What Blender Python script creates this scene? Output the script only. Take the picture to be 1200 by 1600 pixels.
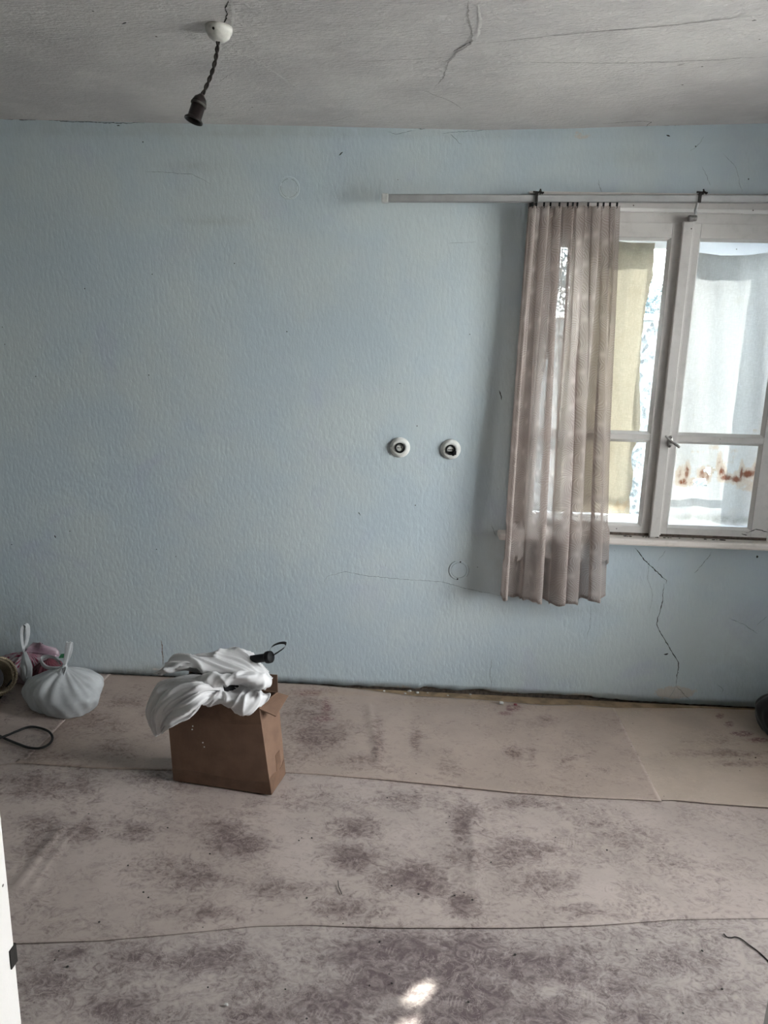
import bpy, bmesh, math, random
import numpy as np
from math import sin, cos, pi, radians, atan2, exp, sqrt, hypot
from mathutils import Vector, Matrix
random.seed(7); rng = np.random.default_rng(7)
S = bpy.context.scene
C = S.collection
for o in list(bpy.data.objects): bpy.data.objects.remove(o)

# ------------------------------------------------------------ camera
YAW, PITCH, ROLL, FPX = 3.2, 12.7, 1.5, 1150.0
CAM = Vector((0, -3.23, 1.59))
MR = Matrix.Rotation(radians(YAW), 3, 'Z') @ Matrix.Rotation(radians(90-PITCH), 3, 'X') @ Matrix.Rotation(radians(ROLL), 3, 'Z')
cd = bpy.data.cameras.new('camera'); cam = bpy.data.objects.new('camera', cd); C.objects.link(cam)
cam.matrix_world = Matrix.Translation(CAM) @ MR.to_4x4()
cd.sensor_fit = 'VERTICAL'; cd.sensor_height = 36; cd.sensor_width = 27; cd.lens = FPX/1600*36
cd.clip_start = .02
S.camera = cam
def ray(px, py): return MR @ Vector(((px-600)/FPX, -(py-800)/FPX, -1))
def W(px, py, y=0.0):                 # photo measurement -> point on the vertical plane at depth y
    r = ray(px, py); return CAM + r*((y-CAM.y)/r.y)
def F(px, py, z=0.0):                 # photo measurement -> point on the horizontal plane at height z
    r = ray(px, py); return CAM + r*((z-CAM.z)/r.z)

# ------------------------------------------------------------ light
HOLE = W(1094, 754, .07); SPOT = F(655, 1553)
sdir = (HOLE-SPOT).normalized()       # towards the sun
sd = bpy.data.lights.new('sun', 'SUN'); sd.energy = 17; sd.angle = radians(.53); sd.color = (1, .95, .87)
so = bpy.data.objects.new('sun', sd); C.objects.link(so)
so.rotation_euler = sdir.to_track_quat('Z', 'Y').to_euler(); so.location = (3, 5, 5)
w = bpy.data.worlds.new('sky'); S.world = w; w.use_nodes = True
wn = w.node_tree; bg = wn.nodes['Background']
tc = wn.nodes.new('ShaderNodeTexCoord'); sx = wn.nodes.new('ShaderNodeSeparateXYZ'); cr = wn.nodes.new('ShaderNodeValToRGB')
wn.links.new(tc.outputs['Generated'], sx.inputs[0]); wn.links.new(sx.outputs[2], cr.inputs[0]); wn.links.new(cr.outputs[0], bg.inputs[0])
cr.color_ramp.elements[0].color = (1, .985, .97, 1); cr.color_ramp.elements[1].color = (.84, .91, 1, 1)
bg.inputs[1].default_value = 7.5
def portal(name, loc, rot, sx_, sy_):
    d = bpy.data.lights.new(name, 'AREA'); d.shape = 'RECTANGLE'; d.size = sx_; d.size_y = sy_; d.cycles.is_portal = True
    o = bpy.data.objects.new(name, d); C.objects.link(o); o.location = loc; o.rotation_euler = rot
portal('portal_window_right', (2.5, -1.40, 1.4), (0, radians(90), 0), 1.9, 1.4)   # local -Z faces -X
portal('portal_window_back', (1.03, .36, 1.47), (radians(-90), 0, 0), 1.3, 1.4)    # local -Z faces -Y
vs = S.view_settings; vs.view_transform = 'Standard'; vs.look = 'None'; vs.gamma = 1; vs.use_curve_mapping = False
vs.exposure = 1.98

# ------------------------------------------------------------ node helpers
class NT:
    def __init__(s, name):
        s.m = bpy.data.materials.new(name); s.m.use_nodes = True
        s.t = s.m.node_tree; s.t.nodes.clear(); s.out = s.t.nodes.new('ShaderNodeOutputMaterial')
        s.tc = s.t.nodes.new('ShaderNodeTexCoord')
    def n(s, k): return s.t.nodes.new('ShaderNode'+k)
    def put(s, sock, v):
        if v is None: return
        if isinstance(v, bpy.types.NodeSocket): s.t.links.new(v, sock)
        else:
            if sock.type == 'RGBA' and len(v) == 3: v = (*v, 1)
            sock.default_value = v
    def co(s, scale=(1, 1, 1), rot=(0, 0, 0), kind='Object', loc=(0, 0, 0)):
        m = s.n('Mapping'); s.t.links.new(s.tc.outputs[kind], m.inputs[0])
        m.inputs['Scale'].default_value = scale; m.inputs['Rotation'].default_value = rot; m.inputs['Location'].default_value = loc
        return m.outputs[0]
    def noise(s, vec, scale, detail=4, rough=.55, dist=0, col=False):
        n = s.n('TexNoise'); s.put(n.inputs['Vector'], vec); n.inputs['Scale'].default_value = scale
        n.inputs['Detail'].default_value = detail; n.inputs['Roughness'].default_value = rough; n.inputs['Distortion'].default_value = dist
        return n.outputs['Color' if col else 'Fac']
    def voro(s, vec, scale, feat='F1', out='Distance', rnd=1):
        n = s.n('TexVoronoi'); n.feature = feat; s.put(n.inputs['Vector'], vec); n.inputs['Scale'].default_value = scale
        n.inputs['Randomness'].default_value = rnd
        return n.outputs[out]
    def wave(s, vec, scale, dist=0, det=2, ds=1, dir='X', kind='BANDS'):
        n = s.n('TexWave'); n.wave_type = kind
        if kind == 'BANDS': n.bands_direction = dir
        s.put(n.inputs['Vector'], vec); n.inputs['Scale'].default_value = scale; n.inputs['Distortion'].default_value = dist
        n.inputs['Detail'].default_value = det; n.inputs['Detail Scale'].default_value = ds
        return n.outputs['Fac']
    def math(s, op, a, b=None, c=None, clamp=False):
        n = s.n('Math'); n.operation = op; n.use_clamp = clamp; s.put(n.inputs[0], a); s.put(n.inputs[1], b); s.put(n.inputs[2], c)
        return n.outputs[0]
    def step(s, v, lo, hi, a=0., b=1.):
        n = s.n('MapRange'); n.interpolation_type = 'SMOOTHSTEP'; s.put(n.inputs[0], v)
        for i, q in enumerate((lo, hi, a, b)): n.inputs[i+1].default_value = q
        return n.outputs[0]
    def mix(s, f, a, b, mode='MIX'):
        n = s.n('Mix'); n.data_type = 'RGBA'; n.blend_type = mode; n.clamp_factor = True
        s.put(n.inputs[0], f); s.put(n.inputs[6], a); s.put(n.inputs[7], b); return n.outputs[2]
    def attr(s, name):
        n = s.n('Attribute'); n.attribute_name = name; return n.outputs['Fac']
    def bump(s, h, strength=.5, dist=.01, nrm=None):
        n = s.n('Bump'); s.put(n.inputs['Height'], h); n.inputs['Strength'].default_value = strength; n.inputs['Distance'].default_value = dist
        s.put(n.inputs['Normal'], nrm); return n.outputs[0]
    def bsdf(s, col, rough=.6, nrm=None, metal=0, spec=.5, **kw):
        p = s.n('BsdfPrincipled'); s.put(p.inputs['Base Color'], col); s.put(p.inputs['Roughness'], rough); s.put(p.inputs['Normal'], nrm)
        p.inputs['Metallic'].default_value = metal; p.inputs['Specular IOR Level'].default_value = spec
        for k, v in kw.items(): s.put(p.inputs[k.replace('_', ' ')], v)
        return p.outputs[0]
    def mixs(s, f, a, b):
        n = s.n('MixShader'); s.put(n.inputs[0], f); s.t.links.new(a, n.inputs[1]); s.t.links.new(b, n.inputs[2]); return n.outputs[0]
    def sh(s, kind, col, nrm=None, rough=None):
        n = s.n(kind); s.put(n.inputs['Color'], col)
        if nrm is not None and 'Normal' in n.inputs: s.put(n.inputs['Normal'], nrm)
        if rough is not None: n.inputs['Roughness'].default_value = rough
        return n.outputs[0]
    def done(s, sh): s.t.links.new(sh, s.out.inputs[0]); return s.m

def simple(name, col, rough=.6, var=.12, scale=30, bump=.15, metal=0, spec=.4):
    t = NT(name); c = t.co(); n = t.noise(c, scale, 5)
    col2 = tuple(x*(1-var*2.2) for x in col)
    return t.done(t.bsdf(t.mix(t.step(n, .35, .7), col, col2), rough, t.bump(n, bump, .002), metal, spec))

def m_wall():
    t = NT('blue_limewash'); c = t.co()
    drip = t.noise(t.co((1, 1, .38)), 95, 3, .6)
    lump = t.voro(t.co((1, 1, .5), (0, .12, 0)), 75, 'SMOOTH_F1')
    big = t.noise(c, 1.7, 4, .6); mid = t.noise(c, 7, 6, .6); fine = t.noise(c, 190, 3)
    col = t.mix(t.step(big, .38, .62), (.465, .54, .59), (.51, .567, .585))
    col = t.mix(t.step(mid, .5, .75, 0, .35), col, (.52, .60, .62))
    col = t.mix(t.step(t.noise(c, 3.1, 5, .6, .6), .55, .75, 0, .35), col, (.42, .44, .58))
    dirt = t.math('MULTIPLY', t.attr('dirt'), t.step(t.noise(c, 14, 6, .65), .25, .6))
    col = t.mix(dirt, col, (.27, .27, .25))  # this mask holds wall dirt and painted shade together
    bare = t.step(t.math('ADD', t.attr('bare'), t.math('MULTIPLY', t.noise(c, 40, 6, .7), .7)), .74, .82)
    col = t.mix(bare, col, (.52, .49, .46))
    sp = t.math('LESS_THAN', t.voro(c, 13, 'F1'), .035); sp = t.math('MULTIPLY', sp, t.step(t.noise(c, 4.3, 2), .5, .52))
    col = t.mix(sp, col, (.05, .05, .05))
    h = t.math('ADD', t.math('MULTIPLY', drip, .8), t.math('MULTIPLY', t.math('POWER', lump, 2.), -.5))
    h = t.math('ADD', h, t.math('MULTIPLY', fine, .15)); h = t.math('ADD', h, t.math('MULTIPLY', mid, .6))
    return t.done(t.bsdf(col, .62, t.bump(h, .42, .0036), 0, .3))
def m_ceiling():
    t = NT('old_ceiling_plaster'); c = t.co()
    n = t.noise(t.co((1, 2, 1)), 60, 4, .6); mid = t.noise(t.co((1, 1.8, 1)), 12, 5, .6); big = t.noise(c, 2.2, 4, .6)
    col = t.mix(t.step(big, .35, .65), (.50, .475, .475), (.61, .58, .57))
    col = t.mix(t.step(mid, .5, .8, 0, .5), col, (.66, .63, .61))
    sp = t.math('LESS_THAN', t.voro(c, 11), .04); sp = t.math('MULTIPLY', sp, t.step(t.noise(c, 5, 2), .55, .57))
    col = t.mix(sp, col, (.10, .09, .08))
    h = t.math('ADD', t.math('MULTIPLY', n, .7), t.math('MULTIPLY', mid, .9))
    return t.done(t.bsdf(col, .8, t.bump(h, .75, .010), 0, .2))
def m_lino(name, base, tint, cov0=0.):
    t = NT(name); c = t.co()
    base2 = tuple(x*.86 for x in base)
    col = t.mix(t.step(t.noise(c, 3.5, 5, .6), .35, .65), base, base2)
    grain = t.noise(t.co((.35, 1, 1)), 90, 4, .7)
    col = t.mix(t.step(grain, .5, .8, 0, .25), col, tuple(x*.7 for x in base))
    # trodden-in dirt: painted coverage broken up by scuffs
    n1 = t.noise(t.co((1, 1.3, 1)), 6, 7, .66, 1.0); n2 = t.noise(t.co((1, 1.3, 1), (0, 0, .5)), 26, 6, .62, 2.2); n3 = t.noise(t.co((.5, 1.5, 1), (0, 0, -.25)), 30, 5, .6, .8)
    cov = t.math('ADD', t.math('MULTIPLY', t.attr('stain'), .30), t.math('ADD', t.math('MULTIPLY', n1, .46), t.math('ADD', t.math('MULTIPLY', n2, .50), t.math('MULTIPLY', n3, .10))))
    cov = t.math('ADD', cov, cov0-.028)
    m1 = t.math('MULTIPLY', t.step(cov, .49, .78), t.step(t.noise(t.co((1, 1.3, 1), (0, 0, 1.2)), 19, 5, .6, 1.8), .33, .62, .55, 1))
    col = t.mix(t.math('MULTIPLY', m1, .9), col, tint)
    def hair(vec, sc, w):
        q = t.math('ABSOLUTE', t.math('SUBTRACT', t.noise(vec, sc, 2, .5, 1.5), .5)); return t.step(q, .0, w, 1, 0)
    pr = t.math('MAXIMUM', hair(t.co((1, 1.2, 1)), 16, .018), hair(t.co((1.3, 1, 1), (0, 0, 1.1)), 24, .02))
    pr = t.math('MULTIPLY', pr, t.step(n1, .42, .6))
    col = t.mix(t.math('MULTIPLY', pr, .38), col, tuple(min(1, x*1.2) for x in base))
    dk = t.math('MULTIPLY', hair(t.co((1, 1.4, 1), (0, 0, .4)), 21, .02), t.step(cov, .50, .66))
    col = t.mix(t.math('MULTIPLY', dk, .45), col, tint)
    lad = t.math('MULTIPLY', t.step(t.wave(t.co((1, 1, 1), (0, 0, .25)), 34, .6, 1, 1, 'X'), .6, .8), t.step(t.math('ADD', t.attr('print'), t.math('MULTIPLY', n2, .4)), .6, .75))
    col = t.mix(t.math('MULTIPLY', lad, .22), col, tuple(min(1, x*1.2) for x in base))
    rd = t.step(t.math('ADD', t.math('MULTIPLY', t.attr('red'), .92), t.math('MULTIPLY', t.noise(t.co((1, 1.6, 1)), 42, 7, .75, .8), .75)), .62, .86)
    rd = t.math('MULTIPLY', rd, t.step(t.noise(t.co((1, 1.5, 1)), 55, 6, .7, 1.2), .40, .58))
    col = t.mix(t.math('MULTIPLY', rd, .85), col, (.13, .03, .045))
    yl = t.math('MULTIPLY', t.attr('tan'), t.step(t.noise(c, 25, 5), .2, .6))
    col = t.mix(yl, col, (.42, .30, .19))
    sp = t.math('LESS_THAN', t.voro(c, 16), .045); sp = t.math('MULTIPLY', sp, t.step(t.noise(c, 6, 2), .52, .54))
    col = t.mix(sp, col, (.03, .025, .02))
    h = t.math('ADD', t.math('MULTIPLY', t.noise(c, 5, 3), 1.5), t.math('MULTIPLY', n2, .12))
    rough = t.step(m1, 0, 1, .42, .7)
    return t.done(t.bsdf(col, rough, t.bump(h, .25, .012), 0, .42))
def m_wood_white(name='grey_white_gloss_paint', col=(.60, .57, .55), dirt=.35):
    t = NT(name); c = t.co()
    g = t.noise(t.co((1, 1, 1)), 25, 6, .65)
    cc = t.mix(t.step(g, .45, .8, 0, dirt), col, tuple(x*.6 for x in col))
    fl = t.math('LESS_THAN', t.noise(t.co((1, 2, 1)), 30, 6, .75, .8), .27)
    cc = t.mix(fl, cc, (.09, .07, .06))
    sp = t.math('LESS_THAN', t.voro(c, 22), .06); sp = t.math('MULTIPLY', sp, t.step(t.noise(c, 9, 2), .52, .55))
    cc = t.mix(sp, cc, (.10, .08, .07))
    return t.done(t.bsdf(cc, .38, t.bump(g, .3, .003), 0, .45))
def m_glass():
    t = NT('window_glass'); n = t.noise(t.co(), 2, 2)
    fr = t.n('Fresnel'); fr.inputs[0].default_value = 1.45
    g = t.sh('BsdfGlossy', (1, 1, 1), t.bump(n, .1, .002), .02); tr = t.sh('BsdfTransparent', (.93, .95, .95))
    return t.done(t.mixs(fr.outputs[0], tr, g))
def m_curtain():
    t = NT('sheer_feather_curtain')
    uv = t.co((1, 1, 1), kind='UV')
    # rows of feather fans: angle around each cell point of a jittered grid
    v = t.n('TexVoronoi'); s_ = v.inputs['Scale']; s_.default_value = 1; v.inputs['Randomness'].default_value = .45
    sc = t.co((9.5, 9.5, 1), kind='UV'); t.put(v.inputs['Vector'], sc); v.voronoi_dimensions = '2D'
    sub = t.n('VectorMath'); sub.operation = 'SUBTRACT'; t.put(sub.inputs[0], sc); t.put(sub.inputs[1], v.outputs['Position'])
    sep = t.n('SeparateXYZ'); t.put(sep.inputs[0], sub.outputs[0])
    ang = t.math('ARCTAN2', sep.outputs[1], sep.outputs[0])
    bend = t.math('ADD', ang, t.math('MULTIPLY', v.outputs['Distance'], 1.6))
    fan = t.math('SINE', t.math('MULTIPLY', bend, 24)); fan = t.step(fan, -.2, .9)
    fan = t.math('MULTIPLY', fan, t.step(v.outputs['Distance'], .04, .75, 1, .1))
    core = t.step(v.outputs['Distance'], .02, .22, 1, 0)
    bars = t.math('MULTIPLY', t.step(t.wave(t.co((1, 1, 1), kind='UV'), 3.1, 1.2, 2, 2, 'Y'), .55, .9), .3)
    den = t.math('MAXIMUM', fan, core); 
    col = t.mix(t.math('MULTIPLY', den, .62), (.47, .405, .375), (.76, .71, .68))
    nz = t.noise(uv, 6, 5)
    col = t.mix(t.step(nz, .45, .75, 0, .35), col, (.40, .33, .30))
    bmp = t.bump(t.math('ADD', fan, core), .5, .002)
    d = t.sh('BsdfDiffuse', col, bmp); tl = t.sh('BsdfTranslucent', t.mix(.5, col, (.62, .55, .52)), bmp)
    body = t.mixs(.5, d, tl)
    tr = t.sh('BsdfTransparent', (.93, .90, .89))
    lw = t.n('LayerWeight'); lw.inputs[0].default_value = .35
    op = t.math('MULTIPLY', t.math('SUBTRACT', 1, lw.outputs['Facing']), t.math('SUBTRACT', .24, t.math('MULTIPLY', den, .13)), clamp=True)
    return t.done(t.mixs(op, body, tr))
def m_winclothe(name, col, stain, trans=.07):
    t = NT(name); c = t.co()
    wv = t.math('MULTIPLY', t.noise(t.co((.12, 1, 1)), 320, 3, .6), t.noise(t.co((1, 1, .12)), 320, 3, .6))
    cc = t.mix(t.step(wv, .15, .4), tuple(x*.86 for x in col), col)
    cc = t.mix(t.step(t.noise(c, 9, 6, .65), .5, .8, 0, .4), cc, stain)
    ns = t.noise(t.co((1, 1, .55)), 40, 7, .7, .6)
    r1 = t.step(t.math('ADD', t.attr('rust'), t.math('MULTIPLY', t.math('SUBTRACT', ns, .5), .9)), .28, .5, 0, .45)
    cc = t.mix(r1, cc, (.60, .40, .22))
    r2 = t.step(t.math('ADD', t.attr('rust'), t.math('MULTIPLY', t.math('SUBTRACT', ns, .5), 1.1)), .55, .95)
    cc = t.mix(r2, cc, (.22, .07, .03))
    gr = t.math('MULTIPLY', t.attr('grime'), t.step(t.noise(c, 20, 6, .7), .15, .6))
    cc = t.mix(gr, cc, (.25, .25, .23))
    b = t.bump(t.math('ADD', wv, t.math('MULTIPLY', t.noise(t.co((1, 1, .35)), 22, 4), 1.2)), .4, .003)
    d = t.sh('BsdfDiffuse', cc, b); tl = t.sh('BsdfTranslucent', cc, b)
    return t.done(t.mixs(trans, d, tl))
def m_plastic(name, col, col2=None, printcol=None):
    t = NT(name); c = t.co()
    n = t.noise(c, 9, 4, .6, .5); n2 = t.noise(c, 45, 4, .6)
    cc = t.mix(t.step(n, .35, .65), col, col2 or tuple(x*.8 for x in col))
    if printcol:
        # printed upright strokes round the belly of the bag
        sep = t.n('SeparateXYZ'); t.put(sep.inputs[0], t.co())
        band = t.math('MULTIPLY', t.step(sep.outputs[2], .075, .085), t.step(sep.outputs[2], .135, .145, 1, 0))
        st = t.math('GREATER_THAN', t.math('SINE', t.math('MULTIPLY', t.math('ARCTAN2', sep.outputs[1], sep.outputs[0]), 34)), .1)
        cc = t.mix(t.math('MULTIPLY', t.math('MULTIPLY', band, st), t.step(n2, .35, .55)), cc, printcol)
    b = t.bump(t.math('ADD', n, t.math('MULTIPLY', n2, .3)), .4, .006)
    p = t.bsdf(cc, .32, b, 0, .5); tl = t.sh('BsdfTranslucent', cc, b)
    return t.done(t.mixs(.3, p, tl))
def m_card():
    t = NT('corrugated_cardboard'); c = t.co()
    n = t.noise(c, 14, 5, .6)
    flute = t.wave(t.co((1, 1, 1), (0, 0, radians(10))), 60, .3, 1, 1, 'X')
    col = t.mix(t.step(n, .35, .7), (.205, .122, .082), (.165, .097, .067))
    return t.done(t.bsdf(col, .7, t.bump(t.math('ADD', t.math('MULTIPLY', flute, .25), n), .3, .003), 0, .25))
def m_fabric(name, col, sc=500):
    t = NT(name); c = t.co()
    wv = t.noise(c, sc, 2); n = t.noise(c, 18, 5)
    cc = t.mix(t.step(n, .4, .75, 0, .25), col, tuple(x*.75 for x in col))
    d = t.bsdf(cc, .85, t.bump(t.math('ADD', wv, t.math('MULTIPLY', n, .8)), .35, .003), 0, .2, Sheen_Weight=.2)
    return t.done(d)
def m_straw():
    t = NT('woven_straw'); c = t.co()
    w1 = t.wave(c, 55, 1, 2, 2, 'Z'); w2 = t.wave(c, 70, 2, 2, 2, 'X')
    col = t.mix(t.math('MULTIPLY', w1, w2), (.24, .19, .13), (.46, .38, .27))
    return t.done(t.bsdf(col, .75, t.bump(t.math('MULTIPLY', w1, w2), .8, .004), 0, .2))
def m_pebble():
    t = NT('pebble_dash'); c = t.co()
    v = t.voro(c, 26, 'F1', 'Color'); sp = t.n('SeparateXYZ'); t.put(sp.inputs[0], v)
    col = t.mix(sp.outputs[0], (.016, .02, .023), (.13, .145, .15))
    return t.done(t.bsdf(col, .9, t.bump(t.voro(c, 26), .6, .01)))
def m_leaf(name, a, b):
    t = NT(name); n = t.noise(t.co(), 7, 3)
    cc = t.mix(t.step(n, .4, .6), a, b)
    return t.done(t.mixs(.35, t.bsdf(cc, .5), t.sh('BsdfTranslucent', cc)))

M = dict(
    wall=m_wall(), darkwall=simple('dark_green_grey_paint', (.17, .18, .17), .7), ceil=m_ceiling(),
    lino_back=m_lino('worn_linoleum_tan', (.43, .335, .285), (.105, .062, .060), .0),
    lino_right=m_lino('worn_linoleum_pale', (.46, .365, .30), (.15, .10, .09), -.05),
    lino_mid=m_lino('worn_linoleum_grey', (.47, .385, .345), (.10, .063, .062), .035),
    lino_front=m_lino('worn_linoleum_trodden', (.475, .40, .366), (.098, .064, .066), .075),
    board=simple('subfloor_board', (.33, .23, .14), .8, .2, 18, .4),
    rubble=simple('crumbled_plaster_and_earth', (.13, .10, .08), .95, .25, 60, .9),
    chip=simple('plaster_chip', (.55, .53, .50), .9, .15, 60, .5),
    redchip=simple('red_paint_chip', (.25, .06, .07), .8, .15, 60, .5),
    crack=simple('crack_shadow_dirt', (.035, .032, .03), .95, .1, 60, .2),
    hair=simple('hairline_crack', (.24, .27, .29), .95, .1, 60, .2),
    groove=simple('groove_dirt', (.13, .14, .14), .9), ridge=simple('pale_plaster_ridge', (.66, .64, .62), .85, .1, 40, .6), hairc=simple('ceiling_hairline', (.34, .32, .31), .95, .1, 60, .2),
    rustline=simple('rusty_run', (.30, .22, .18), .9, .2, 60, .2),
    paint=m_wood_white(), paint_lit=m_wood_white('lit_gloss_paint', (.76, .74, .72), .15),  # second one is the same paint lightened for edges that catch light
    paint_blue_cast=m_wood_white('outer_frame_blue_cast', (.50, .53, .58), .12),  # white frame with a bluish daylight cast mixed into its colour
    sill=m_wood_white('sill_cream_paint', (.70, .64, .60), .35),
    door=m_wood_white('door_frame_cream', (.80, .76, .73), .1),
    rail=simple('grey_aluminium_rail', (.40, .40, .40), .5, .06, 14, .05, .3),
    railcap=simple('rail_end_plastic', (.58, .58, .56), .4),
    dark=simple('blackened_iron', (.025, .022, .02), .6, .1, 80, .3, .4),
    handle=simple('dull_nickel', (.45, .43, .41), .35, .2, 60, .2, .8),
    socket=simple('aged_cream_bakelite', (.66, .655, .63), .35, .08, 40, .05),
    black=simple('black_plastic', (.007, .007, .008), .6, .1, 60, .1, 0, .2), 
    bakelite=simple('dark_bakelite', (.018, .012, .011), .38, .2, 70, .4),
    collar=simple('dusty_collar', (.09, .085, .075), .8, .2, 70, .4),
    rose=simple('painted_ceiling_rose', (.66, .64, .60), .5, .12, 50, .3),
    braid=simple('braided_flex_cover', (.05, .042, .038), .9, .25, 300, .6),
    glass=m_glass(), curtain=m_curtain(),
    wcloth=m_winclothe('white_window_cloth', (.80, .81, .83), (.66, .62, .55)),
    strip=m_winclothe('grey_paper', (.36, .31, .29), (.3, .25, .2), .05), ycloth=m_winclothe('yellowed_window_paper', (.64, .575, .46), (.44, .35, .23), .07),
    bag=m_plastic('white_carrier_plastic', (.62, .63, .64)),
    bag2=m_plastic('pink_tinted_carrier_plastic', (.52, .49, .51), (.40, .27, .32), (.30, .02, .07)),
    bagpink=m_plastic('pink_film', (.46, .34, .39), (.40, .24, .31)),
    green=simple('green_film', (.03, .17, .07), .4),
    contents=simple('dark_red_contents', (.10, .02, .03), .6, .2, 30, .4),
    card=m_card(), tape=simple('brown_parcel_tape', (.17, .095, .06), .28, .15, 20, .1),
    fabric=m_fabric('grey_white_jersey', (.70, .68, .68)), blackcloth=m_fabric('black_cloth', (.02, .018, .02)),
    cable=simple('black_cable_sheath', (.012, .012, .012), .45, .1, 80, .1),
    straw=m_straw(), pebble=m_pebble(),
    coping=simple('white_wall_coping', (.45, .45, .45), .8), ground=simple('pale_concrete_yard', (.58, .56, .52), .95, .2, 4, .4),
    leaf=m_leaf('blue_green_leaves', (.012, .026, .030), (.035, .062, .072)), bark=simple('bark', (.10, .08, .06), .9, .25, 20, .8),
    stone=simple('outer_render', (.55, .54, .52), .9))

# ------------------------------------------------------------ mesh helpers
def build(name, V, Fc, mat, parent=None, smooth=False, attrs=None, uv=None, origin=None, solid=0, flat_angle=None):
    org = Vector(parent['_o']) if parent is not None else Vector(origin or (0, 0, 0))
    me = bpy.data.meshes.new(name); me.from_pydata([Vector(v)-org for v in V], [], Fc); me.validate()
    o = bpy.data.objects.new(name, me); C.objects.link(o)
    if mat is not None: me.materials.append(mat)
    if smooth:
        me.polygons.foreach_set('use_smooth', [True]*len(me.polygons))
    for k, a in (attrs or {}).items():
        at = me.attributes.new(k, 'FLOAT', 'POINT'); at.data.foreach_set('value', np.asarray(a, dtype=np.float32))
    if uv is not None:
        l = me.uv_layers.new(name='UVMap'); vi = np.empty(len(me.loops), dtype=np.int32); me.loops.foreach_get('vertex_index', vi)
        l.data.foreach_set('uv', np.asarray(uv, dtype=np.float32)[vi].ravel())
    if parent is not None:
        o.parent = parent; o['_o'] = parent['_o']
    else: o.location = org; o['_o'] = tuple(org)
    if solid:
        s = o.modifiers.new('thickness', 'SOLIDIFY'); s.thickness = solid; s.offset = -1
    return o
def thing(name, label, cat, loc, group=None):
    o = bpy.data.objects.new(name, None); C.objects.link(o); o.location = loc; o.empty_display_size = .05
    o['label'] = label; o['category'] = cat; o['_o'] = tuple(loc)
    if group: o['group'] = group
    return o
def tag(o, label, cat, group=None):
    o['label'] = label; o['category'] = cat
    if group: o['group'] = group
    return o
def struct(o): o['kind'] = 'structure'; return o
class MB:
    def __init__(s): s.V = []; s.F = []
    def add(s, V, Fc):
        b = len(s.V); s.V += [Vector(v) for v in V]; s.F += [tuple(b+i for i in f) for f in Fc]; return s
    def box(s, x0, x1, y0, y1, z0, z1, bev=0):
        if bev:
            bm = bmesh.new(); bmesh.ops.create_cube(bm, size=1)
            for v in bm.verts: v.co = Vector(((x0+x1)/2+v.co.x*(x1-x0), (y0+y1)/2+v.co.y*(y1-y0), (z0+z1)/2+v.co.z*(z1-z0)))
            bmesh.ops.bevel(bm, geom=bm.edges[:], offset=bev, segments=2, profile=.5, affect='EDGES')
            bm.verts.ensure_lookup_table(); bm.verts.index_update()
            s.add([v.co.copy() for v in bm.verts], [tuple(v.index for v in f.verts) for f in bm.faces]); bm.free(); return s
        V = [(x, y, z) for x in (x0, x1) for y in (y0, y1) for z in (z0, z1)]
        return s.add(V, [(0, 1, 3, 2), (4, 6, 7, 5), (0, 4, 5, 1), (2, 3, 7, 6), (0, 2, 6, 4), (1, 5, 7, 3)])
    def lathe(s, prof, c, axis='Z', n=32, rot=None):
        V = []; c = Vector(c)
        Q = rot if rot is not None else {'Z': Matrix.Identity(3), 'Y': Matrix.Rotation(radians(90), 3, 'X'), 'X': Matrix.Rotation(radians(90), 3, 'Y')}[axis]
        for r, h in prof:
            for k in range(n):
                a = 2*pi*k/n; V.append(c + Q @ Vector((r*cos(a), r*sin(a), h)))
        Fc = [(i*n+k, i*n+(k+1) % n, (i+1)*n+(k+1) % n, (i+1)*n+k) for i in range(len(prof)-1) for k in range(n)]
        if prof[0][0] > 1e-5: Fc.append(tuple(range(n))[::-1])
        if prof[-1][0] > 1e-5: Fc.append(tuple((len(prof)-1)*n+k for k in range(n)))
        return s.add(V, Fc)
    def tube(s, P, r, n=8, cap=True):
        P = [Vector(p) for p in P]; V = []; up = None
        for i, p in enumerate(P):
            d = (P[min(i+1, len(P)-1)]-P[max(i-1, 0)]).normalized()
            if up is None: up = d.orthogonal().normalized()
            up = (up - d*up.dot(d)).normalized(); sd_ = d.cross(up); rr = r[i] if isinstance(r, (list, tuple)) else r
            for k in range(n):
                a = 2*pi*k/n; V.append(p + (up*cos(a)+sd_*sin(a))*rr)
        Fc = [(i*n+k, i*n+(k+1) % n, (i+1)*n+(k+1) % n, (i+1)*n+k) for i in range(len(P)-1) for k in range(n)]
        if cap: Fc += [tuple(range(n))[::-1], tuple((len(P)-1)*n+k for k in range(n))]
        return s.add(V, Fc)
    def build(s, name, mat, parent=None, **k): return build(name, s.V, s.F, mat, parent, **k)
def spline(P, k=8, closed=False):
    P = [Vector(p) for p in P]; n = len(P); out = []
    for i in range(n if closed else n-1):
        g = (lambda j: P[j % n]) if closed else (lambda j: P[max(0, min(n-1, j))])
        a, b, c, d = g(i-1), g(i), g(i+1), g(i+2)
        for q in range(k):
            t = q/k; out.append(.5*((2*b)+(c-a)*t+(2*a-5*b+4*c-d)*t*t+(3*b-a-3*c+d)*t**3))
    if not closed: out.append(P[-1])
    return out
def interp(tab, x):
    xs, ys = zip(*tab); return float(np.interp(x, xs, ys))
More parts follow.
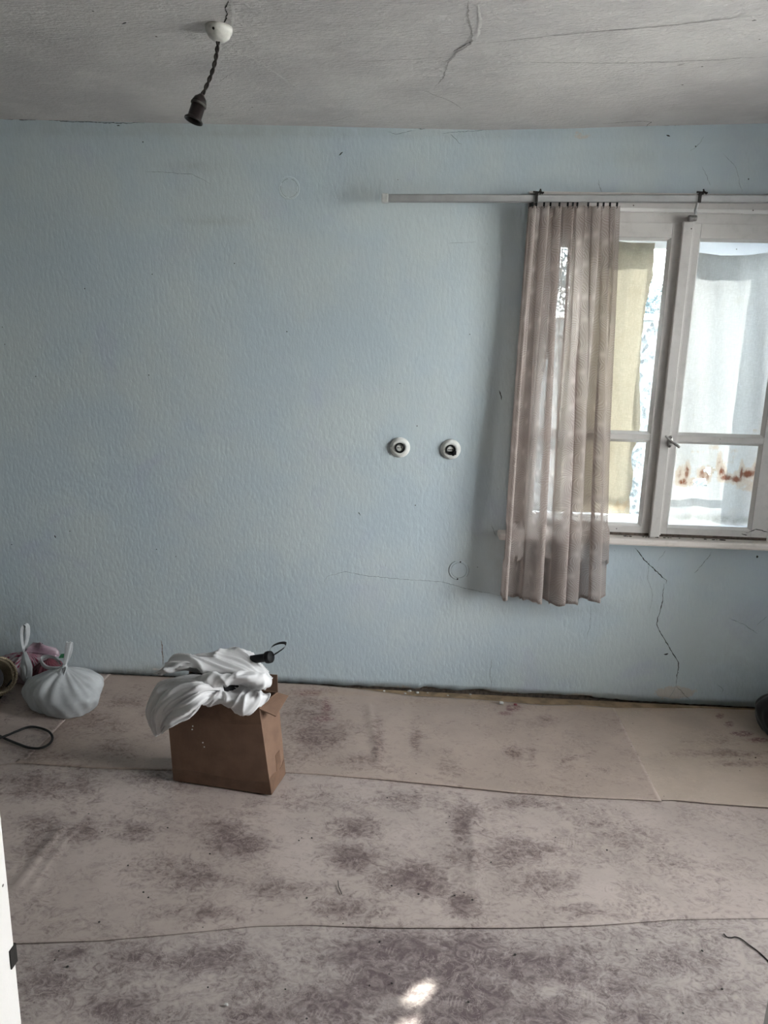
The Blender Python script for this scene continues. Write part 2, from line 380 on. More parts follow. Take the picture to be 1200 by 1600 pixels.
def gauss_px(lst, plane, VX):
    """coverage of blots listed as photo measurements (cx,cy,rx,ry,s), evaluated at points VX (n,2)"""
    out = np.zeros(len(VX))
    for cx, cy, rx, ry, s in lst:
        c = plane(cx, cy); a = plane(cx+rx, cy); b = plane(cx, cy-ry)
        ux = np.array([a[0]-c[0], a[1]-c[1]]) if plane is F else np.array([a[0]-c[0], a[2]-c[2]])
        uy = np.array([b[0]-c[0], b[1]-c[1]]) if plane is F else np.array([b[0]-c[0], b[2]-c[2]])
        cc = np.array([c[0], c[1]]) if plane is F else np.array([c[0], c[2]])
        A = np.linalg.inv(np.stack([ux, uy], 1)); q = (VX-cc)@A.T
        out = np.maximum(out, s*np.exp(-(q**2).sum(1)*.9))
    return out

# ------------------------------------------------------------ the room shell
XL, XR, YF = -2.15, 2.10, -2.52
WX0, WX1 = W(826, 330, 0).x, 1.57          # masonry opening of the back window
WZ0, WZ1 = .775, 2.20
ceil_tab = [(-2.2, 2.470), (-1.82, 2.467), (-1.0, 2.458), (-.22, 2.448), (.19, 2.445), (.5, 2.452), (.8, 2.464), (1.3, 2.48), (2.2, 2.49)]
def ceil_z(x, y): return interp(ceil_tab, x) + .008*(1-exp(y*1.5))*sin(x*2.1+y)
# back wall: a rendered skin with ragged foot in front of masonry
bot = [(-2.2, 0), (-1.6, 0.0), (-1.25, .004), (-.6, .002), (-.32, .004), (-.28, .006), (.0, .006), (.03, .018), (.10, .014), (.18, .006), (.24, .016), (.30, .022), (.34, .01), (.45, .008), (.62, .016), (.70, .012), (.78, .02), (.84, .008), (1.0, .004), (1.2, .0), (2.2, 0)]
xs = sorted(set(list(np.arange(XL, XR+.001, .02).round(4)) + [XR, WX0, WX1])); zs = [0.]+list(np.arange(.04, 2.44, .02))+[WZ0, WZ1]+[2.5]
zs = sorted(set(np.round(zs, 4))); 
V, Fc = [], []; nx = len(xs); vid = {}
for j, z in enumerate(zs):
    for i, x in enumerate(xs):
        zz = z; yy = .0015*sin(x*5.1+z*3)+.0015*sin(z*7-x*2.3)
        if j == 0: zz = interp(bot, x)+random.uniform(0, .003); yy += random.uniform(-.001, .003)
        if j == len(zs)-1: zz = 2.55
        V.append((x, yy, zz))
for j in range(len(zs)-1):
    for i in range(nx-1):
        if xs[i] >= WX0-1e-4 and xs[i+1] <= WX1+1e-4 and zs[j] >= WZ0-1e-4 and zs[j+1] <= WZ1+1e-4: continue
        Fc.append((j*nx+i, j*nx+i+1, (j+1)*nx+i+1, (j+1)*nx+i))
nb = len(V)
for i, x in enumerate(xs): v = V[i]; V.append((v[0], .014, v[2]+.002))
for i in range(nx-1): Fc.append((i+1, i, nb+i, nb+i+1))
P2 = np.array([(v[0], v[2]) for v in V])
dirt = gauss_px([(600, 205, 700, 9, .35), (20, 1010, 45, 60, .5), (250, 1048, 60, 8, .8), (205, 1052, 30, 5, .9), (800, 600, 14, 200, .2), (785, 870, 22, 40, .35), (1160, 980, 30, 40, .2), (880, 950, 80, 12, .25), (1150, 1050, 60, 60, .2), (300, 260, 40, 8, .25), (340, 345, 50, 6, .25), (980, 245, 80, 14, .15), (570, 300, 40, 10, .15)], W, P2)  # wall dirt plus painted shade: left of curtain, rail end, lower corners
bare = gauss_px([(875, 204, 50, 10, .55), (910, 215, 30, 6, .5), (1055, 1082, 40, 12, .75), (300, 197, 60, 4, .4), (640, 1074, 60, 5, .55), (560, 1068, 60, 5, .5), (780, 1080, 60, 5, .6), (900, 1086, 60, 6, .55), (1000, 1090, 80, 6, .5), (620, 204, 90, 3, .45), (700, 208, 40, 3, .4), (400, 196, 80, 3, .4), (255, 1046, 40, 6, .5), (255, 1035, 3, 22, .35)], W, P2)
wall_back = struct(build('wall_back', V, Fc, M['wall'], smooth=True, attrs={'dirt': dirt, 'bare': bare}))
mb = MB(); mb.box(XL-.3, WX0, .014, .36, -.05, 2.6).box(WX1, XR+.4, .014, .36, -.05, 2.6).box(WX0, WX1, .014, .36, -.05, WZ0).box(WX0, WX1, .014, .36, WZ1, 2.6)
mb.build('masonry', M['rubble'], wall_back)
# window reveals
# other walls
def plain_wall(name, boxes, mat='wall'):
    m = MB()
    for b in boxes: m.box(*b)
    return struct(m.build(name, M[mat]))
plain_wall('wall_left', [(XL-.3, XL, YF-.2, .014, -.05, 2.6)], 'darkwall')
RW0, RW1, RZ0, RZ1 = -2.05, -.74, .50, 2.32
plain_wall('wall_right', [(XR, XR+.4, RW1, .014, -.05, 2.6), (XR, XR+.4, YF-.2, RW0, -.05, 2.6), (XR, XR+.4, RW0, RW1, -.05, RZ0), (XR, XR+.4, RW0, RW1, RZ1, 2.6)])
# doorway the picture is taken through
jl = W(35, 1600, YF+.02); jr = W(1191, 1600, YF+.02); DX0, DX1 = jl.x, jr.x
plain_wall('wall_front', [(XL-.3, DX0-.04, YF-.18, YF, -.05, 2.6), (DX1+.04, XR+.4, YF-.18, YF, -.05, 2.6), (DX0-.04, DX1+.04, YF-.18, YF, 2.05, 2.6)], 'darkwall')
plain_wall('wall_hall_left', [(-1.35, -1.25, -4.3, YF-.18, -.05, 2.6)])
plain_wall('wall_hall_right', [(1.25, 1.35, -4.3, YF-.18, -.05, 2.6)])
plain_wall('wall_hall_rear', [(-1.35, 1.35, -4.4, -4.3, -.05, 2.6)])
dm = MB(); 
for s, xx in ((-1, DX0), (1, DX1)):
    x0, x1 = sorted((xx, xx+s*.045)); dm.box(x0, x1, YF-.19, YF+.02, 0, 2.05, .003)
    x0, x1 = sorted((xx+s*.012, xx+s*.10)); dm.box(x0, x1, YF+.0005, YF+.028, 0, 2.12, .006)
    x0, x1 = sorted((xx-s*.004, xx+s*.01)); dm.box(x0, x1, YF-.12, YF-.06, 0, 2.05, .003)
dm.box(DX0-.045, DX1+.045, YF-.19, YF+.02, 2.05, 2.10, .003)
door = struct(dm.build('door_1', M['door']))
lp = W(24, 1510, YF-.02); MB().box(DX0-.002, DX0+.0015, YF+.008, YF+.0212, lp.z-.034, lp.z-.008).build('strike_plate', M['dark'], door)['label'] = 'dark latch plate in the white jamb'
# floor boards under the lino and the ceiling
fb = MB(); 
bw = .14; fo = struct(MB().box(XL-.3, XR+.4, -4.4, .36, -.06, -.022).build('floor', M['rubble']))
proto = None
for k in range(18):
    y1 = -.004-k*bw
    bd = MB().box(XL, XR, y1-bw+.003, y1, -.022, -.003, .0015)
    bd.build('floorboard', M['board'], fo)
MB().box(-1.25, 1.25, -4.3, YF-.0205, -.022, -.003).build('hall_floor', M['board'], fo)
cx = np.linspace(XL-.05, XR+.05, 70); cy = np.linspace(-4.35, .012, 60); V = []; Fc = []
for y in cy:
    for x in cx: V.append((x, y, ceil_z(x, y)))
for j in range(59):
    for i in range(69): Fc.append((j*70+i, (j+1)*70+i, (j+1)*70+i+1, j*70+i+1))
ceiling = struct(build('ceiling', V, Fc, M['ceil'], smooth=True))
MB().box(XL-.3, XR+.4, -4.4, .36, 2.56, 2.7).build('ceiling_slab', M['stone'], ceiling)

# cracks: thin jagged ribbons lying in the surface, children of the surface
def crack(pts, wd, parent, plane='wall', mat='crack', off=.0006, jit=1.0, name='crack', sub=7):
    P = []
    for px, py in pts:
        if plane == 'wall': p = W(px, py, 0)
        else:
            p = F(px, py, 2.46)
            p = F(px, py, ceil_z(p.x, p.y))
        P.append(p)
    Q = []
    for a, b in zip(P[:-1], P[1:]):
        L = (b-a).length; n = max(2, int(L/.006)); n = min(n, 40)
        pr = Vector((-(b-a).z, 0, (b-a).x)).normalized() if plane == 'wall' else Vector((-(b-a).y, (b-a).x, 0)).normalized()
        off_ = 0
        for k in range(n):
            off_ = off_*.7+random.gauss(0, .0011*jit); Q.append((a.lerp(b, k/n)+pr*off_*min(1, 4*min(k, n-k)/n), pr))
    Q.append((P[-1], Q[-1][1])); V = []; Fc = []
    N = len(Q)
    for i, (p, pr) in enumerate(Q):
        ww = wd*.5*random.uniform(.45, 1.35)*min(1, .25+5*min(i, N-1-i)/N)
        for s in (-1, 1):
            q = p+pr*ww*s
            if plane == 'wall': q.y = .0015*sin(q.x*5.1+q.z*3)+.0015*sin(q.z*7-q.x*2.3)-off
            else: q.z = ceil_z(q.x, q.y)-off-.0006
            V.append(q)
    for i in range(N-1): Fc.append((2*i, 2*i+1, 2*i+3, 2*i+2))
    return build(name, V, Fc, M[mat], parent)
wc = [([(992, 856), (1015, 883), (1042, 907), (1041, 912)], .004, 'crack'), ([(1038, 912), (1034, 945), (1026, 975), (1030, 985), (1045, 1010), (1060, 1035), (1056, 1072)], .0035, 'crack'),
      ([(1056, 1072), (1078, 1093)], .0018, 'crack'), ([(1056, 1072), (1045, 1090)], .0015, 'hair'), ([(1040, 860), (1028, 878)], .0018, 'hair'), ([(1112, 862), (1098, 882), (1085, 896)], .0025, 'hair'),
      ([(1138, 965), (1165, 977), (1183, 990)], .0022, 'hair'), ([(1183, 976), (1200, 962)], .0015, 'hair'), ([(505, 912), (512, 900), (540, 893), (575, 900), (640, 906), (690, 909), (735, 921), (790, 932)], .0022, 'hair'),
      ([(923, 945), (922, 975), (918, 998)], .0018, 'hair'), ([(768, 1030), (766, 1055), (768, 1074)], .0022, 'hair'), ([(400, 191), (450, 193), (500, 194)], .003, 'crack'), ([(0, 186), (70, 187), (150, 191), (225, 192)], .0025, 'crack'),
      ([(450, 195), (520, 196), (600, 199), (690, 201)], .0022, 'crack'), ([(605, 206), (618, 210), (650, 204)], .002, 'hair'), ([(704, 210), (722, 226)], .0025, 'hair'), ([(690, 209), (760, 203)], .002, 'hair'),
      ([(1100, 213), (1085, 232), (1078, 236)], .0016, 'hair'), ([(932, 195), (1000, 194), (1020, 192)], .003, 'crack'), ([(1030, 197), (1120, 192), (1200, 190)], .002, 'hair'), ([(935, 280), (940, 300), (934, 285)], .0015, 'hair'),
      ([(780, 610), (784, 625)], .004, 'crack'), ([(768, 820), (775, 838)], .002, 'hair'), ([(1097, 260), (1110, 290)], .0015, 'hair'), ([(1015, 875), (1012, 905), (1020, 930), (1014, 960)], .0014, 'hair'),
      ([(1120, 1068), (1130, 1078), (1128, 1084)], .0018, 'hair'), ([(330, 1008), (332, 1030)], .001, 'hair'), ([(225, 268), (300, 272), (330, 288)], .0015, 'hair'), ([(700, 380), (745, 378)], .0012, 'hair'),
      ([(1130, 240), (1150, 262), (1160, 300)], .0012, 'hair'), ([(560, 800), (563, 806)], .004, 'crack'), ([(85, 836), (87, 841)], .007, 'crack'), ([(530, 243), (536, 238)], .006, 'crack'), ([(1037, 1022), (1044, 1021)], .007, 'crack'),
      ([(1041, 211), (1047, 213)], .007, 'crack'), ([(182, 196), (187, 196)], .006, 'crack'), ([(1183, 868), (1183, 872)], .008, 'crack'), ([(1150, 305), (1120, 310)], .001, 'hair')]
for p, wd, m in wc: crack(p, wd, wall_back, 'wall', m)
crack([(252, 1000), (254, 1022), (255, 1040)], .004, wall_back, 'wall', 'rustline', name='stain_run')
cc = [([(357, 0), (352, 12), (355, 20), (349, 36)], .004, 'crack'), ([(732, 0), (731, 25), (738, 55), (735, 68), (712, 82), (700, 97), (692, 122), (680, 134)], .006, 'hairc'), ([(740, 62), (722, 72), (708, 80)], .003, 'crack'),
      ([(745, 68), (800, 62), (860, 55), (950, 47), (1040, 40), (1200, 22)], .004, 'hairc'), ([(800, 97), (900, 97), (980, 98), (1100, 94), (1200, 88)], .004, 'hairc'), ([(560, 95), (640, 92), (690, 88)], .003, 'hairc'),
      ([(660, 140), (705, 158), (722, 170)], .003, 'hairc'), ([(478, 192), (530, 186), (550, 180)], .0025, 'hairc'), ([(942, 193), (1000, 189), (1018, 190), (1010, 197)], .003, 'crack'), ([(190, 37), (197, 34)], .007, 'crack'),
      ([(346, 168), (351, 168)], .006, 'crack'), ([(342, 128), (365, 112)], .0025, 'hairc'), ([(1175, 32), (1182, 31)], .01, 'crack'), ([(1058, 102), (1070, 99)], .006, 'hairc')]
for p, wd, m in cc: crack(p, wd, ceiling, 'ceil', m, name='crack')
for p, wd in [([(345, 62), (380, 80), (410, 98), (440, 118), (470, 137)], .010), ([(362, 0), (366, 20), (360, 38)], .012), ([(748, 5), (752, 30), (745, 60)], .010), ([(740, 140), (830, 148), (915, 158)], .006), ([(500, 50), (560, 44)], .005)]:
    crack(p, wd*.7, ceiling, 'ceil', 'ridge', off=.004, name='plaster_ridge')

# ------------------------------------------------------------ linoleum sheets
stain = [(485, 1110, 40, 30, .45), (500, 1150, 50, 22, .7), (590, 1165, 9, 35, .7), (650, 1160, 9, 20, .6), (560, 1190, 45, 15, .45), (700, 1205, 20, 15, .35), (805, 1180, 15, 12, .55), (850, 1130, 20, 10, .45), (1130, 1180, 70, 9, .75), (1150, 1195, 60, 8, .7), (1140, 1160, 60, 8, .5),
    (150, 1130, 60, 20, .4), (180, 1170, 30, 15, .6), (100, 1185, 60, 10, .4), (200, 1100, 40, 10, .45), (60, 1230, 50, 18, .65), (130, 1230, 30, 20, .6), (240, 1215, 40, 10, .4), (460, 1180, 40, 15, .5), (830, 1180, 8, 20, .5), (880, 1195, 20, 15, .35),
    (60, 1290, 40, 18, .55), (130, 1300, 30, 15, .6), (50, 1330, 30, 15, .5), (370, 1320, 42, 15, 1.), (350, 1300, 30, 20, .7), (210, 1300, 30, 15, .6), (560, 1290, 30, 20, .6), (550, 1340, 40, 22, .8), (640, 1370, 55, 22, .8), (670, 1385, 35, 18, .9), (720, 1285, 13, 30, .85), (735, 1270, 15, 15, .7),
    (722, 1415, 25, 18, 1.), (725, 1340, 40, 20, .5), (800, 1330, 60, 25, .5), (850, 1380, 60, 20, .5), (910, 1425, 45, 14, .55), (300, 1370, 60, 20, .5), (320, 1430, 60, 14, .55), (250, 1360, 60, 20, .4), (540, 1420, 50, 18, .6), (430, 1390, 60, 15, .5), (800, 1255, 60, 12, .4), (640, 1250, 50, 15, .4), (480, 1260, 60, 15, .35),
    (110, 1490, 30, 10, .7), (80, 1530, 60, 25, .45), (220, 1500, 60, 22, .5), (330, 1500, 70, 22, .55), (560, 1490, 60, 25, .8), (630, 1480, 60, 22, .9), (600, 1530, 60, 30, .9), (700, 1500, 60, 30, 1.), (740, 1475, 40, 20, .9), (520, 1570, 70, 30, .75), (740, 1560, 80, 40, .85), (820, 1510, 70, 25, .85), (900, 1520, 50, 18, .6),
    (885, 1485, 70, 12, .55), (980, 1540, 60, 20, .5), (1060, 1500, 60, 22, .4), (430, 1590, 60, 20, .65), (180, 1570, 70, 30, .5), (690, 1590, 100, 20, .85), (860, 1585, 70, 22, .75), (1000, 1590, 60, 18, .5), (1110, 1560, 40, 30, .35), (400, 1530, 50, 20, .4), (950, 1460, 60, 10, .3), (1050, 1360, 60, 30, .2), (950, 1300, 70, 25, .3)]
redl = [(480, 1085, 35, 8, .55), (510, 1105, 14, 22, .5), (505, 1125, 25, 6, .6), (470, 1140, 20, 8, .35), (620, 1120, 25, 8, .3), (802, 1108, 12, 6, .9), (790, 1117, 14, 4, .7), (1012, 1105, 18, 3, .7), (1050, 1107, 20, 3, .6), (1125, 1120, 8, 5, .65), (1140, 1133, 10, 6, .6), (1160, 1148, 20, 5, .8), (1185, 1158, 20, 5, .7), (650, 1104, 30, 5, .3), (445, 1130, 10, 10, .3), (455, 1110, 10, 6, .3)]
tanl = [(1000, 1106, 120, 5, .8), (800, 1098, 200, 4, .35), (1140, 1110, 40, 9, .5), (560, 1085, 100, 4, .3)]
prints = [(885, 1317, 26, 9, 1), (745, 1385, 12, 7, .8), (920, 1560, 18, 12, 1), (1070, 1550, 16, 8, .9), (745, 1490, 12, 9, .9), (545, 1525, 16, 10, .9), (710, 1565, 20, 12, .8), (950, 1390, 20, 8, .7), (640, 1545, 14, 8, .8), (500, 1585, 24, 10, .8), (610, 1485, 12, 8, .8), (860, 1500, 16, 8, .6), (830, 1390, 20, 8, .6)]
def sheet(name, label, mat, xr_, back, front, z0, lift, bumpf=None, step=.013):
    """back/front: world (x,y) polylines; lift: height added towards the front edge"""
    x0, x1 = xr_; nx = int((x1-x0)/step)+1; ny = max(4, int(abs(back[0][1]-front[0][1])/step))
    V = []
    for j in range(ny+1):
        t = j/ny
        for i in range(nx+1):
            x = x0+(x1-x0)*i/nx; yb = interp(back, x); yf = interp(front, x); y = yb+(yf-yb)*t
            d = abs(y-yf); z = z0+(lift(x)*exp(-(d/.035)**1.5) if lift else 0)+.0008*sin(x*9+y*5)+.0008*sin(y*13-x*4)
            if bumpf: z += bumpf(x, y)
            V.append((x, y, max(z, z0-.002)))
    Fc = [(j*(nx+1)+i, (j+1)*(nx+1)+i, (j+1)*(nx+1)+i+1, j*(nx+1)+i+1) for j in range(ny) for i in range(nx)]
    P = np.array([(v[0], v[1]) for v in V])
    o = build(name, V, Fc, M[mat], smooth=True, attrs={'stain': gauss_px(stain, F, P), 'red': gauss_px(redl, F, P), 'tan': gauss_px(tanl, F, P), 'print': gauss_px(prints, F, P)}, solid=.0018)
    return tag(o, label, 'linoleum', 'sheets of worn linoleum on the floor')
def poly(pts): return [(p.x, p.y) for p in (F(*q) for q in pts)]
def ridge(p, q, w, h):
    a = F(*p); b = F(*q); a2 = Vector((a.x, a.y)); d = Vector((b.x-a.x, b.y-a.y)); L = d.length; d = d/L
    def f(x, y):
        v = Vector((x, y))-a2; t = v.dot(d); s = abs(v.x*d.y-v.y*d.x)
        return h*exp(-(s/w)**2)*max(0, min(1, min(t, L-t)/.05+.2)) if -.05 < t < L+.05 else 0
    return f
s1 = [(XL, -.80)]+poly([(25, 1195), (140, 1202), (270, 1206), (330, 1207), (450, 1209), (500, 1212), (600, 1221), (700, 1231), (800, 1241), (900, 1248), (1000, 1252)])+[(XR, -.80)]
s1 = sorted(s1)
s1r = sorted(poly([(1000, 1252), (1050, 1252), (1120, 1259), (1200, 1265)])+[(.8, -.79), (XR, -.80)])
s2 = sorted([(XL, -1.74)]+poly([(25, 1477), (150, 1472), (260, 1462), (400, 1449), (480, 1447), (600, 1451), (800, 1452), (930, 1447), (1050, 1438), (1200, 1436)])+[(XR, -1.30)])
edge = sorted([(XL, -.006), (-1.5, -.006), (-1.2, -.007), (-.5, -.010)]+poly([(570, 1079), (650, 1089), (740, 1094), (850, 1103), (905, 1103), (960, 1108), (1100, 1108)])+[(XR, -.03)])
rb = [ridge((95, 1400), (40, 1395), .02, .0), ridge((100, 1290), (20, 1395), .018, .006), ridge((115, 1295), (40, 1400), .012, .004), ridge((575, 1100), (592, 1200), .014, .005), ridge((735, 1265), (745, 1400), .012, .003), ridge((985, 1350), (1080, 1420), .02, .002)]
step3 = sorted(poly([(0, 1249), (150, 1245), (270, 1238), (360, 1236), (450, 1235), (560, 1230)]))
def midb(x, y):
    z = sum(f(x, y) for f in rb)
    if x < -.1: 
        e = interp(step3, x); z += .0022/(1+exp(-(y-e)/.003))*max(0, min(1, (-.1-x)/.3))
    return z
def backb(x, y): return sum(f(x, y) for f in rb)
lift = lambda x: .0008+.0012*(1+sin(x*3.1+1))*(.6+.4*sin(x*7.7))+.0028/(1+exp(-(x-.9)/.08))
sheet('linoleum_sheet', 'brown worn linoleum sheet in front, under the sun spots, nearest the doorway', 'lino_front', (XL+.003, XR-.003), [(a, b+.05) for a, b in s2], [(XL, YF-.18+.185), (XR, YF+.005)], 0, None, None)
sheet('linoleum_sheet', 'wide scuffed grey linoleum sheet across the middle, in front of the box', 'lino_mid', (XL+.003, XR-.003), [(a, b+.06) for a, b in s1], s2, .0022, lambda x: .0008+.0011*(1+sin(x*4.1+.5)), midb)
xj = F(1000, 1180).x
sheet('linoleum_sheet', 'paler tan linoleum sheet below the window, in the right corner', 'lino_right', (.80, XR-.003), [(a, b) for a, b in edge], s1r, .0053, lift, backb)
xl1 = F(40, 1178).x
sheet('linoleum_sheet', 'tan linoleum sheet along the blue wall, with red paint stains behind the box', 'lino_back', (xl1, .90), edge, s1, .0058, lift, backb)
sheet('linoleum_sheet', 'clean brown linoleum piece in the left corner under the cable loop', 'lino_mid', (XL+.003, xl1+.03), edge, [(XL, -.98), (xl1, -.80), (0, -.8)], .0066, lambda x: .001, None)
FZ = .0100

# ------------------------------------------------------------ debris along the wall foot
def pebble(c, r, mat, name, label, cat, group, flat=.6):
    bm = bmesh.new(); bmesh.ops.create_icosphere(bm, subdivisions=1, radius=1)
    for v in bm.verts: v.co = v.co*random.uniform(.7, 1.15)
    V = [(c[0]+v.co.x*r*1.2, c[1]+v.co.y*r, c[2]+(v.co.z+.75)*r*flat) for v in bm.verts]; Fc = [tuple(q.index for q in f.verts) for f in bm.faces]; bm.free()
    return tag(build(name, V, Fc, M[mat], origin=(c[0], c[1], c[2])), label, cat, group)
for px, py, r in [(640, 1080, .010), (652, 1082, .008), (633, 1083, .006), (668, 1082, .005), (735, 1084, .006), (600, 1079, .006), (545, 1075, .005), (700, 1086, .005)]:
    p = F(px, py); pebble((p.x, min(p.y, -.012), -.004), r, 'chip', 'plaster_crumb', 'small grey plaster crumb in the gap at the foot of the blue wall', 'debris', 'plaster crumbs at the wall foot')
p = F(783, 1103); q = tag(MB().box(p.x-.009, p.x+.009, p.y-.006, p.y+.006, .010, .022, .003).build('plaster_chunk', M['chip'], origin=(p.x, p.y, .010)), 'white plaster chunk on the lino near the wall, left of the red chip', 'debris')
p = F(805, 1105); pebble((p.x, p.y, .010), .009, 'redchip', 'paint_chip', 'dark red paint chip on the lino near the wall', 'debris', None, .5)
for i, (px, py) in enumerate([(262, 1296), (328, 1337), (467, 1316), (487, 1312), (479, 1406), (536, 1446), (612, 1387), (593, 1473), (608, 1523), (577, 1541), (612, 1538), (697, 1288), (654, 1400), (767, 1350), (738, 1409), (805, 1493), (732, 1567), (325, 1544), (232, 1405), (224, 1397), (446, 1547), (710, 1402), (948, 1331), (995, 1485), (1128, 1547), (1097, 1487), (605, 1249), (650, 1213), (702, 1278), (92, 1487), (86, 1501), (106, 1512), (1155, 1190), (1180, 1188), (200, 1355), (155, 1444)]):
    p = F(px, py); zf = .0015 if p.y < interp(s2, p.x) else (.005 if p.y < interp(s1, p.x) else .010)
    pebble((p.x, p.y, zf), random.uniform(.0020, .0036), 'crack', 'dirt_crumb', 'tiny black dirt crumb lying on the %s sheet of linoleum' % ('front' if zf < .002 else 'middle' if zf < .006 else 'back'), 'debris', 'dirt crumbs on the %s sheet' % ('front' if zf < .002 else 'middle' if zf < .006 else 'back'), .7)
p = F(354, 1571); pebble((p.x, p.y, .0015), .005, 'chip', 'white_crumb', 'tiny white crumb on the front lino sheet, left of the sun spots', 'debris', None, .5)
tag(MB().tube([F(528, 1376, .006), F(529, 1385, .006), F(534, 1397, .006)], .0012, 5).build('twig', M['crack'], origin=F(530, 1386, .006)), 'thin dark twig lying on the middle lino sheet', 'twig')
wp = spline([F(x, y, .0035) for x, y in [(1131, 1459), (1136, 1464), (1143, 1465), (1149, 1464), (1158, 1467), (1170, 1476), (1185, 1487), (1200, 1501), (1215, 1515)]], 6)
tag(MB().tube(wp, .0016, 6).build('loose_wire', M['braid'], origin=wp[0]), 'short dark crooked wire lying on the front lino sheet at right', 'wire')

# ------------------------------------------------------------ window
win = struct(build('window_1', *(lambda m: (m.V, m.F))(MB()
    .box(WX0-.004, WX0+.035, -.014, .05, WZ0-.02, W(1000, 303, -.014).z, .003)
    .box(WX1-.07, WX1+.004, -.014, .05, WZ0-.02, W(1000, 303, -.014).z, .003)), M['paint']))
win['_o'] = (0, 0, 0)
# z levels from the photograph
def zw(py, y, px=1140): return W(px, py, y).z
zt = zw(303, -.014); head = MB()
head.box(WX0-.004, WX1+.004, -.014, .02, zw(332, -.014), zt, .002)
head.build('head_board', M['paint'], win)
MB().box(WX0+.03, WX1-.03, -.022, .03, zw(333, -.022), zw(327, -.022), .002).build('head_ledge', M['paint_lit'], win)  # ledge in the lightened paint, as if lit
MB().box(WX0+.05, WX1-.05, -.004, .03, zw(352, -.004), zw(331, -.004), .001).build('head_rail', M['paint'], win)
ZG1 = zw(377, .01); ZG0 = zw(824, .01, 1100); ZB = zw(838, -.01, 1100); ZT = zw(350, -.01)
MZ1 = zw(683, -.008); MZ0 = zw(692, -.008)
XM0 = W(1068, 345, -.03).x; XM1 = W(1085, 345, -.03).x; XMc = (XM0+XM1)/2
# sashes: (outer x0, x1), glass opening inside
gxL1 = W(1048, 372, 0).x; gxR0 = W(1092, 376, 0).x
sashes = [(WX0+.02, XMc-.006, W(843, 600, 0).x, gxL1), (XMc+.006, WX1-.055, gxR0, W(1218, 500, 0).x)]
for a, b, ga, gb in sashes:
    sm = MB().box(a, ga, -.01, .03, ZB, ZT, .002).box(gb, b, -.01, .03, ZB, ZT, .002).box(ga, gb, -.01, .03, ZG1+.006, ZT, .002).box(ga, gb, -.01, .03, ZB, ZG0-.004, .002)
    sa = sm.build('sash', M['paint'], win)
    # bevelled glazing edge, its lit look put into a lighter paint colour
    e = .012; bv = MB()
    def quadframe(x0, x1, z0, z1):
        O = [(x0, -.0102, z0), (x1, -.0102, z0), (x1, -.0102, z1), (x0, -.0102, z1)]
        I = [(x0+e, .012, z0+e), (x1-e, .012, z0+e), (x1-e, .012, z1-e), (x0+e, .012, z1-e)]
        bv.add(O+I, [(k, (k+1) % 4, 4+(k+1) % 4, 4+k) for k in range(4)])
    quadframe(ga-.002, gb+.002, MZ1, ZG1+.008); quadframe(ga-.002, gb+.002, ZG0-.006, MZ0)
    bv.build('glazing_bevel', M['paint_lit'], sa)
    MB().box(ga-.003, gb+.003, -.008, .022, MZ0, MZ1, .0015).build('glazing_bar', M['paint'], sa)
    MB().box(ga, gb, .012, .015, MZ1-.004, ZG1+.004).build('pane', M['glass'], sa)
    MB().box(ga, gb, .012, .015, ZG0-.004, MZ0+.004).build('pane', M['glass'], sa)
# centre cover strip
zc0 = zw(840, -.03, 1030)
mc = MB().box(XM0, XM1, -.034, -.0105, zc0, zw(346, -.034, 1078), .004).box(XM1-.001, XM1+.008, -.022, -.0105, zc0+.01, zw(350, -.02, 1078), .002)
mc.build('centre_strip', M['paint'], win)
# handle: oval backplate and lever
hp = W(1047, 690, -.036); hd = MB()
hd.lathe([(0, -.034), (.011, -.034), (.0125, -.036), (.0125, -.039), (.010, -.041), (0, -.041)], (0, 0, 0), 'Z', 20)
Vh = [Vector((hp.x+v.x, v.z, hp.z+v.y*2.1)) for v in hd.V]
hdo = build('handle_plate', Vh, hd.F, M['handle'], win, smooth=True)
tip = W(1062, 699, -.07); sp_ = Vector((hp.x, -.04, hp.z))
MB().tube([sp_, sp_+Vector((0, -.022, 0))], .006, 10).tube(spline([W(1040, 681, -.062), W(1047, 688, -.064), W(1055, 694, -.068), tip], 5), [.0045]*8+[.0055]*8, 10).build('lever', M['handle'], hdo, smooth=True)
MB().lathe([(0, .0), (.003, 0), (.003, .002), (0, .002)], (hp.x+.002, -.041, hp.z+.017), 'Y', 8).lathe([(0, .0), (.003, 0), (.003, .002), (0, .002)], (hp.x, -.041, hp.z-.018), 'Y', 8).build('screw_holes', M['dark'], hdo)
# sill
sz1 = zw(846, -.07, 1100); sz0 = zw(857, -.075, 1100); sxl = W(778, 841, -.04).x
MB().box(sxl, WX1+.03, -.078, .03, sz0, sz1, .008).build('sill', M['sill'], win)
MB().box(WX0, WX1, -.012, .03, sz1-.002, ZB+.004).build('sill_gap', M['rubble'], win)
MB().box(WX0, WX1, .03, .36, WZ0-.02, WZ0+.03).build('outer_sill', M['paint_blue_cast'], win)
MB().box(WX0, WX1, .03, .36, WZ1-.03, WZ1+.01).build('outer_head', M['paint_blue_cast'], win)
MB().box(WX0-.001, WX0+.035, .05, .36, WZ0, WZ1).build('jamb', M['paint_blue_cast'], win)
MB().box(WX1-.05, WX1+.001, .05, .36, WZ0, WZ1).build('jamb', M['paint_blue_cast'], win)
